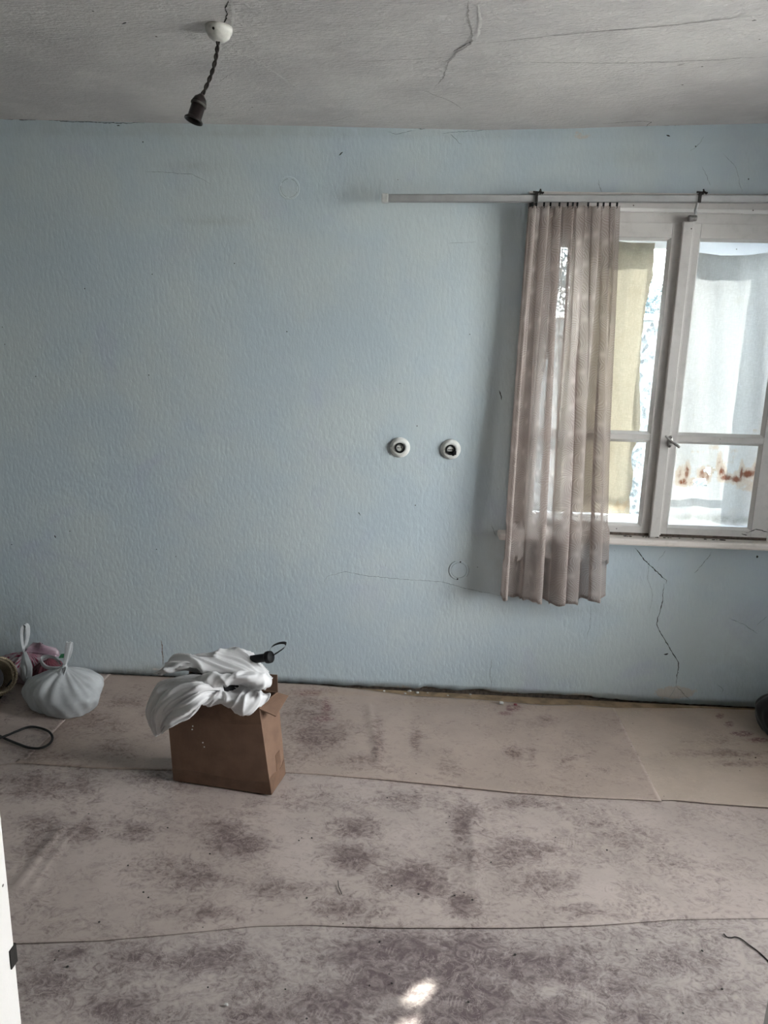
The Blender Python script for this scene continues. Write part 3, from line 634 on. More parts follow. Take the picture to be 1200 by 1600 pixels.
# dirt along the sill: crumbs
for k in range(26):
    x = random.uniform(.86, 1.33); r = random.uniform(.002, .005)
    bm = bmesh.new(); bmesh.ops.create_icosphere(bm, subdivisions=1, radius=r)
    V = [(x+v.co.x*1.6, -.03-random.random()*.01+v.co.y, sz1+.001+v.co.z*.6) for v in bm.verts]; Fc = [tuple(q.index for q in f.verts) for f in bm.faces]; bm.free()
    tag(build('sill_crumb', V, Fc, M['rubble'], origin=(x, -.03, sz1)), 'tiny brown crumb of dirt on the window sill under the sash', 'debris', 'dirt crumbs on the window sill')
crack([(1163, 832), (1180, 826), (1200, 832)], .003, win, 'wall', 'crack', off=.0125, name='paint_crack'); crack([(1157, 833), (1166, 835)], .005, win, 'wall', 'crack', off=.0125, name='paint_crack')
# outer sashes
oy0, oy1 = .215, .25
oXc0 = W(1033, 500, .215).x; oXc1 = oXc0+.13; oXl = WX0+.075; oXr = W(1192, 760, .215).x
for a, b, ga, gb in [(WX0+.05, oXc0+.065, oXl, oXc0), (oXc0+.065, WX1-.05, oXc1, oXr)]:
    z0, z1 = WZ0+.03, WZ1-.03; g0, g1 = zw(812, .215), (zw(388, .215, 1010) if a < .6 else zw(404, .215, 1140)); mz = zw(742, .215, 985)
    so_ = MB().box(a, ga, oy0, oy1, z0, z1, .002).box(gb, b, oy0, oy1, z0, z1, .002).box(ga, gb, oy0, oy1, z0, g0, .002).box(ga, gb, oy0, oy1, g1, z1, .002).build('outer_sash', M['paint_blue_cast'], win)
    MB().box(ga, gb, oy0+.005, oy1-.005, mz-.012, mz+.012, .002).build('glazing_bar', M['paint_blue_cast'], so_)
    MB().box(ga-.003, gb+.003, .232, .235, g0-.003, g1+.003).build('pane', M['glass'], so_)

# cloths hung between the sashes
def hung(name, label, cat, mat, xa, xb, top, bottom, y, rust, grime, holes=(), nx=60, nz=200):
    V = []; Fc = []
    for j in range(nz+1):
        t = j/nz
        for i in range(nx+1):
            s = i/nx; z1 = top(s); z0 = bottom(s); z = z1+(z0-z1)*t; l = xa(z); r = xb(z); x = l+(r-l)*s
            V.append((x, y+.006*sin(s*9+t*4)+.004*sin(s*23+z*5)+.003*sin(z*17), z))
    P = np.array([(v[0], v[2]) for v in V]); pl = lambda px, py: W(px, py, y)
    keep = lambda f: True
    if holes:
        hl = [(W(hx, hy, y), rx, rz) for hx, hy, rx, rz in holes]
        def keep(f):
            c = sum((Vector(V[k]) for k in f), Vector())/4
            return all(((c.x-h.x)/rx)**2+((c.z-h.z)/rz)**2 > 1+.25*sin(c.x*900+c.z*700) for h, rx, rz in hl)
    for j in range(nz):
        for i in range(nx):
            f = (j*(nx+1)+i, j*(nx+1)+i+1, (j+1)*(nx+1)+i+1, (j+1)*(nx+1)+i)
            if keep(f): Fc.append(f)
    def g(l):
        out = np.zeros(len(P))
        for cx_, cy_, rx, ry, s in l:
            c = pl(cx_, cy_); a = rx*3.3/1150; b = ry*3.3/1150
            out = np.maximum(out, s*np.exp(-.9*(((P[:, 0]-c.x)/a)**2+((P[:, 1]-c.z)/b)**2)))
        return out
    o = build(name, V, Fc, M[mat], smooth=True, attrs={'rust': g(rust), 'grime': g(grime)}, origin=(xa(1.5), y, bottom(.5)))
    return tag(o, label, cat)
wy = .07
tabLL = [(W(x, yy, wy).z, W(x, yy, wy).x) for x, yy in [(893, 385), (891, 430), (888, 480), (880, 520), (874, 600), (868, 700), (862, 800)]][::-1]
tabL = [(W(x, yy, wy).z, W(x, yy, wy).x) for x, yy in [(1024, 378), (1021, 430), (1008, 480), (1001, 540), (998, 600), (1000, 660), (998, 683), (990, 700), (985, 715), (989, 735), (988, 755), (984, 775), (985, 800)]][::-1]
hung('window_paper', 'yellowed paper screen hung inside the left window pane beside the curtain', 'paper', 'ycloth', lambda z: interp(tabLL, z), lambda z: interp(tabL, z)+.0015*sin(z*90),
     lambda s: zw(379, wy, 1000), lambda s: zw(803, wy, 970)-.003*sin(s*20), wy, [(975, 790, 40, 12, .45), (990, 470, 30, 6, .2), (980, 780, 20, 10, .3)], [(1000, 385, 40, 10, .5), (985, 770, 3, 20, .4)])
topR = lambda s: zw(385, wy, 1090)-.034*sin(min(1, s*.95)*pi)**.8
rust = [(1060, 742, 7, 14, .85), (1066, 752, 14, 8, .9), (1073, 738, 7, 19, .8), (1080, 752, 14, 8, .7), (1098, 742, 11, 14, .8), (1106, 742, 7, 16, .8), (1124, 722, 5, 19, .8), (1129, 738, 7, 14, .9), (1136, 747, 16, 8, .95), (1148, 748, 19, 8, .9), (1157, 738, 5, 19, .95), (1168, 740, 22, 9, .95), (1182, 738, 8, 22, .9), (1182, 762, 7, 16, .7), (1172, 758, 27, 11, .6),
        (1095, 706, 24, 5, .38), (1118, 699, 19, 7, .42), (1145, 704, 16, 7, .38), (1150, 714, 11, 11, .36), (1138, 722, 16, 5, .4), (1078, 735, 34, 30, .28), (1185, 672, 24, 8, .38), (1165, 681, 27, 5, .3), (1190, 664, 11, 11, .34), (1110, 712, 7, 16, .3)]
tabS = [(W(x, yy, wy).z, W(x, yy, wy).x) for x, yy in [(877, 385), (873, 450), (864, 520), (850, 580), (838, 625)]][::-1]
hung('paper_strip', 'narrow grey paper strip in the left window pane, hidden behind the curtain', 'paper', 'strip', lambda z: WX0+.04, lambda z: interp(tabS, z), lambda s: zw(382, wy, 860), lambda s: zw(622, wy, 850), wy, [], [], nx=10, nz=60)
tabR = [(W(x, yy, wy).z, W(x, yy, wy).x) for x, yy in [(1215, 380), (1206, 560), (1201, 640), (1196, 683), (1190, 700), (1188, 735), (1183, 760), (1180, 790), (1182, 820)]][::-1]
hung('window_cloth', 'white cloth with rust stains and holes hung inside the right window pane', 'cloth', 'wcloth', lambda z: gxR0-.055, lambda z: interp(tabR, z), topR, lambda s: zw(819, wy, 1100)+.002*sin(s*15), wy, rust,
     [(1130, 812, 80, 7, .8), (1140, 396, 80, 6, .3), (1085, 400, 12, 20, .4), (1140, 445, 80, 14, .12)], holes=[(1094, 754, .030, .020), (1110, 735, .026, .015)])  # upper hole added to let through the second sun spot

# ------------------------------------------------------------ curtain rail and curtain
ry = -.10; ra = W(602, 310, ry); rbp = W(1200, 311, ry); 
rail = thing('curtain_rail', 'long grey metal curtain rail fixed over the window', 'curtain rail', (ra.x, ry, ra.z))
XE = 1.72
def railz(x): return ra.z+(rbp.z-ra.z)*(x-ra.x)/(rbp.x-ra.x)
m = MB()
for (y0, y1, za, zb) in [(-.112, -.088, .0115, .0135), (-.112, -.110, -.0125, .0135), (-.090, -.088, -.0125, .0135), (-.112, -.103, -.0135, -.0115), (-.097, -.088, -.0135, -.0115)]:
    V = [(x, y, railz(x)+z) for x in (ra.x, XE) for y in (y0, y1) for z in (za, zb)]
    m.add(V, [(0, 1, 3, 2), (4, 6, 7, 5), (0, 4, 5, 1), (2, 3, 7, 6), (0, 2, 6, 4), (1, 5, 7, 3)])
m.build('rail_profile', M['rail'], rail)
MB().box(ra.x-.014, ra.x+.012, -.115, -.085, railz(ra.x)-.016, railz(ra.x)+.016, .003).build('end_cap', M['railcap'], rail)
for bx, low in ((838, 0), (1092, 1)):
    x = W(bx, 311, ry).x; z = railz(x); b = MB()
    b.box(x-.006, x+.006, -.12, -.014, z+.0135, z+.019, .001).box(x-.007, x+.004, -.118, -.112, z-.016, z+.018, .001)
    b.tube([(x+.012, -.10, z+.014), (x+.016, -.10, z+.028), (x+.013, -.10, z+.036)], .003, 6).tube([(x-.016, -.116, z+.022), (x+.026, -.112, z+.020)], .0035, 6).tube([(x+.006, -.118, z+.025), (x+.022, -.118, z+.016)], .004, 6)
    b.build('bracket', M['dark'], rail)
    if low:
        kx, kz = W(1082, 341, -.045).x, W(1082, 341, -.045).z
        MB().tube([(x-.003, -.10, z-.012), (x-.005, -.09, z-.04), (kx+.006, -.06, kz+.016)], .0055, 8).build('bracket_arm', M['rail'], rail)
        MB().lathe([(0, -.016), (.010, -.016), (.012, -.012), (.012, .012), (.010, .016), (0, .016)], (kx, -.045, kz), 'X', 14).box(kx-.008, kx+.008, -.04, -.012, kz-.012, kz+.012, .002).build('bracket_knuckle', M['handle'], rail)
# curtain
cy_ = -.092
tl, tr_, bl, br = W(826, 326, cy_), W(969, 326, cy_), W(783, 932, cy_), W(949, 935, cy_)
NU, NV = 300, 90; V = []; UV = []
ph = [random.uniform(0, 6.28) for _ in range(6)]
foldsT = [0, .05, .13, .19, .27, .33, .36, .46, .50, .58, .66, .75, .80, .86, .93, 1.0]
foldsB = [0, .035, .07, .33, .36, .56, .60, .66, .83, .87, 1.0]
def foldphase(u, folds):
    k = np.searchsorted(folds, u, side='right')-1; k = min(max(k, 0), len(folds)-2)
    return (k+(u-folds[k])/(folds[k+1]-folds[k]))*pi
for j in range(NV+1):
    v = j/NV
    for i in range(NU+1):
        u = i/NU; uu = u+.012*sin(v*2.5+u*7)*v
        uc = min(max(uu, 0), 1); p = foldphase(uc, foldsT); pb = foldphase(uc, foldsB); k_ = min(1, v*1.5); k_ = k_*k_*(3-2*k_)
        amp = .011+.010*v
        xl_ = tl.x+(bl.x-tl.x)*v; xr_ = tr_.x+(br.x-tr_.x)*v
        x = xl_+(xr_-xl_)*u + (.010*(1-k_)*sin(2*p+.6)+.016*k_*sin(2*pb+.4))*min(1, u*12, (1-u)*12)
        y = cy_+.012+amp*((1-k_*.75)*cos(p)+2.0*k_*cos(pb))*(.8+.3*sin(u*11+ph[0]))+.004*sin(u*90+v*2)*(1-v)+.006*sin(v*5+u*6)
        y = min(y, -.018-.0*v) 
        if v > .78: y = min(y, -.006-.02*0)
        topz = railz(x)-.022-.006*abs(sin(p*1.0))
        botz = bl.z+(br.z-bl.z)*u-.010*sin(u*pi)-.008*sin(p)**2-(.012 if .33 < u < .72 else 0)
        z = topz+(botz-topz)*v
        V.append((x, min(y, -.085 if z < sz1+.05 and z > sz0-.08 else -.02), z)); UV.append((u*1.15, v*1.62))
# push the cloth smoothly in front of the sill
V2 = []
for (x, y, z), (u_, v_) in zip(V, UV):
    k = exp(-((z-(sz0+sz1)/2)/.35)**2) if z > sz0 else exp(-((z-(sz0+sz1)/2)/.5)**2)
    V2.append((x, min(y-.010*k, -.084 if abs(z-(sz0+sz1)/2) < .06 else -.02), z))
Fc = [(j*(NU+1)+i, (j+1)*(NU+1)+i, (j+1)*(NU+1)+i+1, j*(NU+1)+i+1) for j in range(NV) for i in range(NU)]
cur = thing('curtain', 'sheer greyish-brown feather patterned curtain gathered at the left of the window', 'curtain', ((tl.x+tr_.x)/2, cy_, bl.z))
build('curtain_cloth', V2, Fc, M['curtain'], cur, smooth=True, uv=UV)
hm = MB(); hem = V2[-(NU+1):]
Vh = []; 
for (x, y, z) in hem: Vh += [(x, y-.0015, z+.014), (x, y-.0015, z-.001), (x, y+.0015, z-.001), (x, y+.0015, z+.014)]
Fh = [(4*i+a, 4*i+b, 4*(i+1)+b, 4*(i+1)+a) for i in range(NU) for a, b in ((0, 1), (1, 2), (2, 3))]
build('hem', Vh, Fh, M['curtain'], cur, smooth=True, uv=[(0.02*i, 0) for i in range(len(Vh))])
for hx in (832, 838, 850, 860, 874, 887, 895, 902, 919, 934, 943, 953, 964):
    x = W(hx, 321, ry).x; z = railz(x)
    MB().box(x-.0035, x+.0035, -.104, -.096, z-.028, z-.0125, .0015).tube([(x+.002, -.100, z-.026), (x+.003, -.094, z-.032), (x, -.098, z-.034)], .0014, 5).build('hook', M['black'], cur)

# ------------------------------------------------------------ sockets and junction covers
def socket(px, py, label, broken):
    c = W(px, py, 0); t = thing('wall_socket', label, 'socket', c, 'round wall sockets')
    MB().lathe([(.0445, -.001), (.0445, .004), (.042, .008), (.034, .015), (.0225, .020), (.0225, .006), (0, .006)], c, 'Y', 40).build('cover', M['socket'], t, smooth=True)
    MB().lathe([(.0225, .004), (.0225, .0215), (.0175, .0215), (.0165, .006)], c, 'Y', 32).build('ring', M['black'], t, smooth=True)
    ins = MB().lathe([(.0160, .004), (.0160, .012), (.014, .0135), (0, .0135)], c, 'Y', 28)
    if broken:
        for i, v in enumerate(ins.V):
            if v.z < c.z: ins.V[i] = Vector((v.x, v.y, c.z+(v.z-c.z)*.55))
    ins.build('insert', M['socket'], t, smooth=False)
    for dx in (-.0075, 0, .0075) if broken else (-.0075, .0075):
        MB().lathe([(0, .0132), (.0026, .0132), (.0026, .0145), (0, .0145)], (c.x+dx, c.y, c.z), 'Y', 12).build('pin_hole', M['black'], t)
    if not broken: MB().lathe([(0, .0132), (.0022, .0132), (.0022, .0142), (0, .0142)], (c.x, c.y, c.z), 'Y', 10).build('screw', M['handle'], t)
    else:
        MB().box(c.x+.010, c.x+.026, -.024, -.010, c.z-.022, c.z-.004, .003).box(c.x+.006, c.x+.018, -.023, -.010, c.z-.026, c.z-.014, .003).build('broken_edge', M['black'], t)
# lathe about Y uses +h -> -y (towards the room)
socket(625, 699, 'round cream wall socket with intact black ring, the left one of the pair', False)
socket(704, 702, 'round cream wall socket with a broken black ring, the one nearer the curtain', True)
def cover(px, py, label, screws):
    c = W(px, py, 0); t = thing('junction_cover', label, 'junction box', c, 'painted round junction box covers')
    MB().lathe([(.0450, -.001), (.0450, .0025), (.0435, .0035), (.0365, .0035), (.0355, .0008), (.0345, .0035), (0, .0040)], c, 'Y', 48).build('cover_disc', M['wall'], t, smooth=False)
    segs = [(.2, 1.3), (1.7, 2.6), (2.9, 4.4), (4.7, 5.9)] if not screws else [(0, 6.283)]
    g = MB()
    for a0, a1 in segs: g.tube([Vector((c.x+.0356*cos(a), c.y-.0022, c.z+.0356*sin(a))) for a in np.linspace(a0, a1, 30)], .0009, 5)
    for a0, a1 in ([(-.1, .6)] if not screws else [(2, 4.6), (5.6, 6.9)]): g.tube([Vector((c.x+.0455*cos(a), c.y-.001, c.z+.0455*sin(a))) for a in np.linspace(a0, a1, 20)], .0011, 5)
    g.build('groove_dirt', M['groove'], t)
    for a in ((1.45, 4.6) if screws else ()):
        MB().lathe([(0, .003), (.0035, .003), (.0035, .0048), (0, .0048)], (c.x+.041*cos(a), c.y, c.z+.041*sin(a)), 'Y', 12).build('screw', M['crack'], t)
cover(452, 294, 'round junction box cover painted over, high on the wall near the lamp', False)
cover(717, 891, 'round junction box cover with two dark screws, low on the wall left of the curtain', True)

# ------------------------------------------------------------ hanging lamp holder
rc = F(342, 40, 2.452); rz = ceil_z(rc.x, rc.y)-.001; rc.z = rz
lamp = thing('pendant_lamp', 'bare dark lamp holder hanging from the ceiling on a twisted cord', 'lamp', rc)
MB().lathe([(.037, .004), (.0375, -.005), (.036, -.013), (.034, -.015), (.029, -.025), (.017, -.034), (.009, -.036), (0, -.036)], rc, 'Z', 40).build('ceiling_rose', M['rose'], lamp, smooth=True)
MB().lathe([(0, 0), (.0035, 0), (.0035, .003), (0, .003)], rc+Vector((-.006, -.033, -.015)), 'Y', 10).build('screw', M['dark'], lamp)
yl = rc.y; top = Vector((rc.x-.003, yl, rz-.034)); bt = W(314, 152, yl); cps = []
for k in range(40):
    t = k/39; cps.append(top.lerp(bt, t)+Vector((.010*sin(t*pi)*1.0, 0, 0)))
for s in (0, pi):
    P = [p+Vector((cos(k*.62+s), sin(k*.62+s), 0))*.0032 for k, p in enumerate(cps)]
    MB().tube(P, .0032, 7).build('flex_strand', M['braid'], lamp, smooth=True)
ax = (bt-W(305, 188, yl)).normalized(); ax = (ax+Vector((0, .18, 0))).normalized()
Q = ax.to_track_quat('Z', 'Y').to_matrix()
MB().lathe([(0, .008), (.007, .008), (.010, .003), (.017, -.004), (.0205, -.014), (.021, -.018)], bt, rot=Q, n=32).build('holder_cap', M['bakelite'], lamp, smooth=True)
MB().lathe([(.0205, -.017), (.0225, -.019), (.0225, -.0235), (.0205, -.025)], bt, rot=Q, n=32).build('holder_collar', M['collar'], lamp, smooth=True)
MB().lathe([(.0195, -.024), (.0195, -.058), (.021, -.061), (.0265, -.066), (.0265, -.070), (.023, -.070), (.018, -.062), (.017, -.03), (0, -.03)], bt, rot=Q, n=32).build('holder_shell', M['bakelite'], lamp, smooth=True)

# ------------------------------------------------------------ cardboard box
bz = .0095
A = F(271, 1219, bz); B = F(424, 1242, bz); D = F(446, 1209, bz); E = A+(D-B)
def up(px, py, base): return W(px, py, base.y)
Bt = up(405, 1106, B+Vector((0, .01, 0))); At = up(261, 1130, A+Vector((0, .0, 0))); At.z = Bt.z; 
Dt = up(434, 1082, D); Dt.z = Bt.z-.0; Et = At+(Dt-Bt)
bxo = thing('cardboard_box', 'open brown cardboard box on the lino holding crumpled white cloth', 'box', (A+B+D+E)/4)
def wallp(a, b, bt_, at_, th, n=8):
    c = (A+B+D+E)/4; V = []; cen = (a+b)/2; nrm = (b-a).cross(Vector((0, 0, 1))).normalized()
    if nrm.dot(cen-c) < 0: nrm = -nrm
    for off in (0, -th):
        for j in range(n+1):
            for i in range(n+1):
                u, v = i/n, j/n; p = (a.lerp(b, u)).lerp(at_.lerp(bt_, u), v)
                V.append(p+nrm*(off+.004*sin(u*pi)*sin(v*pi)))
    k = n+1; Fc = []
    for j in range(n):
        for i in range(n):
            Fc.append((j*k+i, j*k+i+1, (j+1)*k+i+1, (j+1)*k+i)); o_ = k*k; Fc.append((o_+j*k+i, o_+(j+1)*k+i, o_+(j+1)*k+i+1, o_+j*k+i+1))
    for i in range(n):
        Fc += [(i, i+1, o_+i+1, o_+i), (n*k+i, o_+n*k+i, o_+n*k+i+1, n*k+i+1), (i*k, o_+i*k, o_+(i+1)*k, (i+1)*k), (i*k+n, (i+1)*k+n, o_+(i+1)*k+n, o_+i*k+n)]
    return V, Fc
for a, b, b2, a2 in ((A, B, Bt, At), (B, D, Dt, Bt), (D, E, Et, Dt), (E, A, At, Et)):
    V, Fc = wallp(a, b, b2, a2, .004); build('side_panel', V, Fc, M['card'], bxo)
build('bottom_panel', [p+Vector((0, 0, z)) for z in (0, .004) for p in (A, B, D, E)], [(3, 2, 1, 0), (4, 5, 6, 7)], M['card'], bxo)
def flap(a, b, c_, d_, name='flap'):
    n = (b-a).cross(d_-a).normalized()*.004
    return build(name, [a, b, c_, d_, a+n, b+n, c_+n, d_+n], [(0, 1, 2, 3), (7, 6, 5, 4), (0, 4, 5, 1), (1, 5, 6, 2), (2, 6, 7, 3), (3, 7, 4, 0)], M['card'], bxo)
r1 = W(430, 1117, Bt.y+.02); r2 = W(451, 1085, Dt.y+.0); r1.z = min(r1.z, Bt.z-.005)
flap(Bt+Vector((0, 0, -.002)), Dt+Vector((0, 0, -.002)), Vector((r2.x, r2.y, Dt.z-.012)), Vector((Bt.x+.06, Bt.y-.0, Bt.z-.028)))
flap(Dt, Et, Et+Vector((.0, .02, .05)), Dt+Vector((-.005, .015, .06)))
flap(At.lerp(Bt, .02), At.lerp(Bt, .98), Bt+Vector((-.01, .06, -.06)), At+Vector((.02, .06, -.06)))
fn = (B-A).cross(Vector((0, 0, 1))).normalized(); fn = fn if fn.y < 0 else -fn
rn = (D-B).cross(Vector((0, 0, 1))).normalized(); rn = rn if rn.x > 0 else -rn
def strip(a, b, ta, tb, v0, v1, u0, u1, nrm, mat='tape', n=8, name='tape'):
    V = []; Fc = []
    for v in (v0, v1):
        for i in range(n+1):
            u = u0+(u1-u0)*i/n; vv = v+(.02*sin(u*7) if v > .01 and u1-u0 > .5 else 0)
            V.append(a.lerp(b, u).lerp(ta.lerp(tb, u), vv)+nrm*(.0012+.0042*sin(u*pi)*sin(min(1, max(0, vv))*pi)))
    Fc = [(i, i+1, n+2+i, n+1+i) for i in range(n)]
    return build(name, V, Fc, M[mat], bxo, solid=.0003)
strip(A, B, At, Bt, .0, .14, 0, 1, fn); strip(B, D, Bt, Dt, .0, .17, 0, 1, rn); strip(B, D, Bt, Dt, .16, .36, .45, .72, rn)
strip(A, B, At, Bt, .80, 1.0, .35, 1, fn)
for u, v in ((.27, .70), (.36, .52), (.37, .47), (.26, .66)):
    p = A.lerp(B, u).lerp(At.lerp(Bt, u), v)+fn*.005
    MB().lathe([(0, 0), (.0028, 0), (.002, .0015), (0, .002)], p, 'Y', 7).build('torn_spot', M['chip'], bxo)

# crumpled white cloth: three joined swaths of one piece, shaped from control rows (photo x, y, depth)
from mathutils import noise as mn
def cr4(a, b, c, d, t): return .5*((2*b)+(c-a)*t+(2*a-5*b+4*c-d)*t*t+(3*b-a-3*c+d)*t**3)
def row_eval(R_, u):
    n = len(R_)-1; k = min(int(u*n), n-1); t = u*n-k; g = lambda i: R_[max(0, min(n, i))]
    return cr4(g(k-1), g(k), g(k+1), g(k+2), t)
def swath(rows, nu, nv, disp):
    G = [[W(*p) for p in r] for r in rows]; P = []
    for j in range(nv+1):
        v = j/nv
        for i in range(nu+1):
            col_ = [row_eval(r, i/nu) for r in G]; P.append(row_eval(col_, v))
    V = []
    for j in range(nv+1):
        for i in range(nu+1):
            g = lambda a, b: P[max(0, min(nv, b))*(nu+1)+max(0, min(nu, a))]
            n = (g(i+1, j)-g(i-1, j)).cross(g(i, j+1)-g(i, j-1))
            n = n.normalized() if n.length > 1e-9 else Vector((0, -1, 0))
            if n.dot(Vector((.1, -.8, .55))) < 0 and disp.__name__ != 'dn': n = n
            V.append(P[j*(nu+1)+i]-n*disp(i/nu, j/nv))
    Fc = [(j*(nu+1)+i, j*(nu+1)+i+1, (j+1)*(nu+1)+i+1, (j+1)*(nu+1)+i) for j in range(nv) for i in range(nu)]
    return V, Fc
def rdg(x, y, s=0.): return (1-abs(mn.noise(Vector((x, y, s)))*2.2))**2 if abs(mn.noise(Vector((x, y, s)))*2.2) < 1 else 0
def dA(u, v):
    e = min(1, v*5, (1-v)*6)
    return e*(.009*sin(u*13-v*9+1.2*sin(u*5))+.013*rdg(u*3.2-v*2.6, v*1.5+u, 1.)**2+.010*rdg(u*6-v*5, v*2, 4.)**2-.008)
def dB(u, v):
    h_ = exp(-((v-.5)/.17)**2)
    return .004*sin(u*9+v*3)+.011*rdg(u*2.4+v*3, v*2.5-u*2, 7.)**2+.008*rdg(u*3.5+v*3, v*3, 5.)**2+h_*(.006*sin(v*40+5*sin(u*5)+u*8)+.012*rdg(u*5, v*7+u*3, 2.))+0-.004
def dC(u, v):
    return (.012*sin(u*15+1.6*sin(v*4)+v*1.5)+.012*rdg(u*7+v, v*2.2, 3.)**2+.003*sin(u*37+v*7))*(.4+.6*min(1, v*3))*min(1, (1-v)*4+.2)-.002
RA = [[(262, 1044, -.74), (300, 1024, -.70), (345, 1020, -.69), (376, 1022, -.69), (410, 1050, -.70)],
      [(250, 1050, -.79), (280, 1029, -.765), (330, 1018, -.755), (376, 1019, -.75), (413, 1047, -.75)],
      [(243, 1057, -.83), (270, 1037, -.825), (325, 1030, -.81), (388, 1034, -.80), (422, 1057, -.79)],
      [(252, 1053, -.845), (280, 1040, -.86), (330, 1050, -.87), (392, 1053, -.86), (423, 1066, -.82)],
      [(264, 1050, -.83), (292, 1047, -.82), (338, 1062, -.80), (388, 1066, -.80), (414, 1078, -.78)]]
RB = [[(296, 1066, -.82), (340, 1060, -.82), (385, 1058, -.82), (414, 1062, -.80)],
      [(300, 1058, -.87), (340, 1054, -.89), (385, 1053, -.885), (423, 1060, -.84)],
      [(308, 1070, -.90), (345, 1065, -.915), (385, 1062, -.905), (422, 1072, -.86)],
      [(316, 1077, -.86), (345, 1071, -.85), (385, 1072, -.84), (406, 1078, -.84)],
      [(318, 1084, -.87), (345, 1079, -.86), (385, 1081, -.85), (406, 1084, -.85)],
      [(316, 1091, -.93), (350, 1090, -.935), (385, 1094, -.935), (422, 1084, -.88)],
      [(319, 1102, -.925), (348, 1101, -.925), (384, 1110, -.925), (412, 1102, -.89)],
      [(322, 1100, -.87), (346, 1097, -.87), (384, 1100, -.87), (405, 1097, -.85)]]
RC = [[(348, 1062, -.86), (348, 1070, -.88), (348, 1080, -.88), (345, 1088, -.88)],
      [(310, 1058, -.87), (314, 1068, -.92), (318, 1082, -.94), (322, 1094, -.93)],
      [(277, 1061, -.87), (286, 1074, -.92), (299, 1090, -.96), (312, 1108, -.95)],
      [(251, 1071, -.86), (263, 1088, -.92), (281, 1104, -.96), (298, 1122, -.95)],
      [(237, 1093, -.87), (249, 1106, -.92), (265, 1116, -.95), (279, 1129, -.94)],
      [(233, 1115, -.88), (243, 1124, -.91), (255, 1130, -.93), (265, 1134, -.93)],
      [(244, 1151, -.89), (247, 1149, -.895), (250, 1147, -.90), (254, 1145, -.90)]]
mB_ = MB()
for R_, nu, nv, dd in ((RA, 110, 60, dA), (RB, 110, 90, dB), (RC, 80, 90, dC)): mB_.add(*swath(R_, nu, nv, dd))
cl_ = tag(build('white_cloth', mB_.V, mB_.F, M['fabric'], smooth=True, origin=W(330, 1100, -.85), solid=.002), 'crumpled greyish-white cloth heaped over the open cardboard box', 'cloth')
# black clothing lying in the box under the white cloth
bm = bmesh.new(); bmesh.ops.create_icosphere(bm, subdivisions=4, radius=1); V = []
cb = (At+Bt+Dt+Et)/4
for v in bm.verts:
    q = v.co*(1+.25*mn.noise(v.co*2.3)); V.append((cb.x-.05+q.x*.125-q.y*.01, cb.y-.018+q.y*.060, cb.z+.032+q.z*.050))
Fc = [tuple(q.index for q in f.verts) for f in bm.faces]; bm.free()
tag(build('black_clothing', V, Fc, M['blackcloth'], smooth=True, origin=cb), 'black clothing stuffed in the cardboard box under the white cloth', 'clothing')


# umbrella handle sticking out of the box behind the cloth
u0 = W(376, 1033, -.74); u1 = W(419, 1027, -.785); ud = (u1-u0).normalized()
um = thing('umbrella', 'black umbrella handle with a wrist loop sticking out from under the white cloth', 'umbrella', u0)
Q = ud.to_track_quat('Z', 'Y').to_matrix(); L = (u1-u0).length
MB().lathe([(0, -.10), (.012, -.10), (.015, -.02), (.0155, L-.012), (.0165, L-.008), (.0215, L-.006), (.0225, L), (.0215, L+.012), (.019, L+.014), (0, L+.014)], u0, rot=Q, n=24).build('grip', M['black'], um, smooth=True)
lp = spline([W(x, y, -.785+dy) for x, y, dy in [(421, 1017, 0), (425, 1010, -.01), (436, 1005, -.015), (446, 1005, -.01), (445, 1011, .0), (436, 1018, .01), (428, 1023, .01)]], 6)
V = []; 
for i, p in enumerate(lp):
    for a, b in ((-.003, -.005), (.003, -.005), (.003, .005), (-.003, .005)): V.append(p+Vector((a*.6, b, a)))
Fc = [(4*i+a, 4*i+(a+1) % 4, 4*i+4+(a+1) % 4, 4*i+4+a) for i in range(len(lp)-1) for a in range(4)]
build('wrist_loop', V, Fc, M['black'], um)

# ------------------------------------------------------------ carrier bags
def bagmesh(c, rx, ry_, h, npl, seed, knot, lean=(0, 0), wob=.10):
    r_ = random.Random(seed); ph = [r_.uniform(0, 6.28) for _ in range(8)]; V = []; NA, NR = 120, 46
    for j in range(NR+1):
        t = j/NR
        # profile: flat base, bulging belly, gathered neck
        if t < .12: r = t/.12*.80; z = 0
        else:
            s = (t-.12)/.88; z = s**1.02; r = .80+.20*sin(min(1, s/.42)*pi/2) if s < .42 else max(0, cos((s-.42)/.58*pi/2))**.85
            r = max(r, .035)
        for i in range(NA):
            a = 2*pi*i/NA
            g = max(0, (t-.45)/.55)
            pl_ = 1+.075*g**.8*sin(a*npl+ph[0]+2*sin(a*2+ph[1]))*min(1, (1-t)*9)+.04*g*sin(a*(npl*2+3)+ph[2])*min(1, (1-t)*9)
            lump = 1+wob*sin(a*2+ph[3])+wob*.6*sin(a*3+ph[4]+t*3)+wob*.35*sin(a*5+t*7+ph[5])
            rr = r*pl_*(1+(lump-1)*min(1, 6*(1-t)))
            zz = z*(1+.10*sin(a*2+ph[6])*min(1, 4*(1-t))*min(1, t*4))
            crease = .005*sin(a*17+t*5+ph[7])*sin(t*9+a*3)*min(1, t*5)*min(1, (1-t)*6)
            x = c[0]+cos(a)*(rx*rr+crease)+lean[0]*zz; y = c[1]+sin(a)*(ry_*rr+crease)+lean[1]*zz
            V.append((x, y, c[2]+zz*h))
    Fc = [(j*NA+i, j*NA+(i+1) % NA, (j+1)*NA+(i+1) % NA, (j+1)*NA+i) for j in range(NR) for i in range(NA)]
    return V, Fc
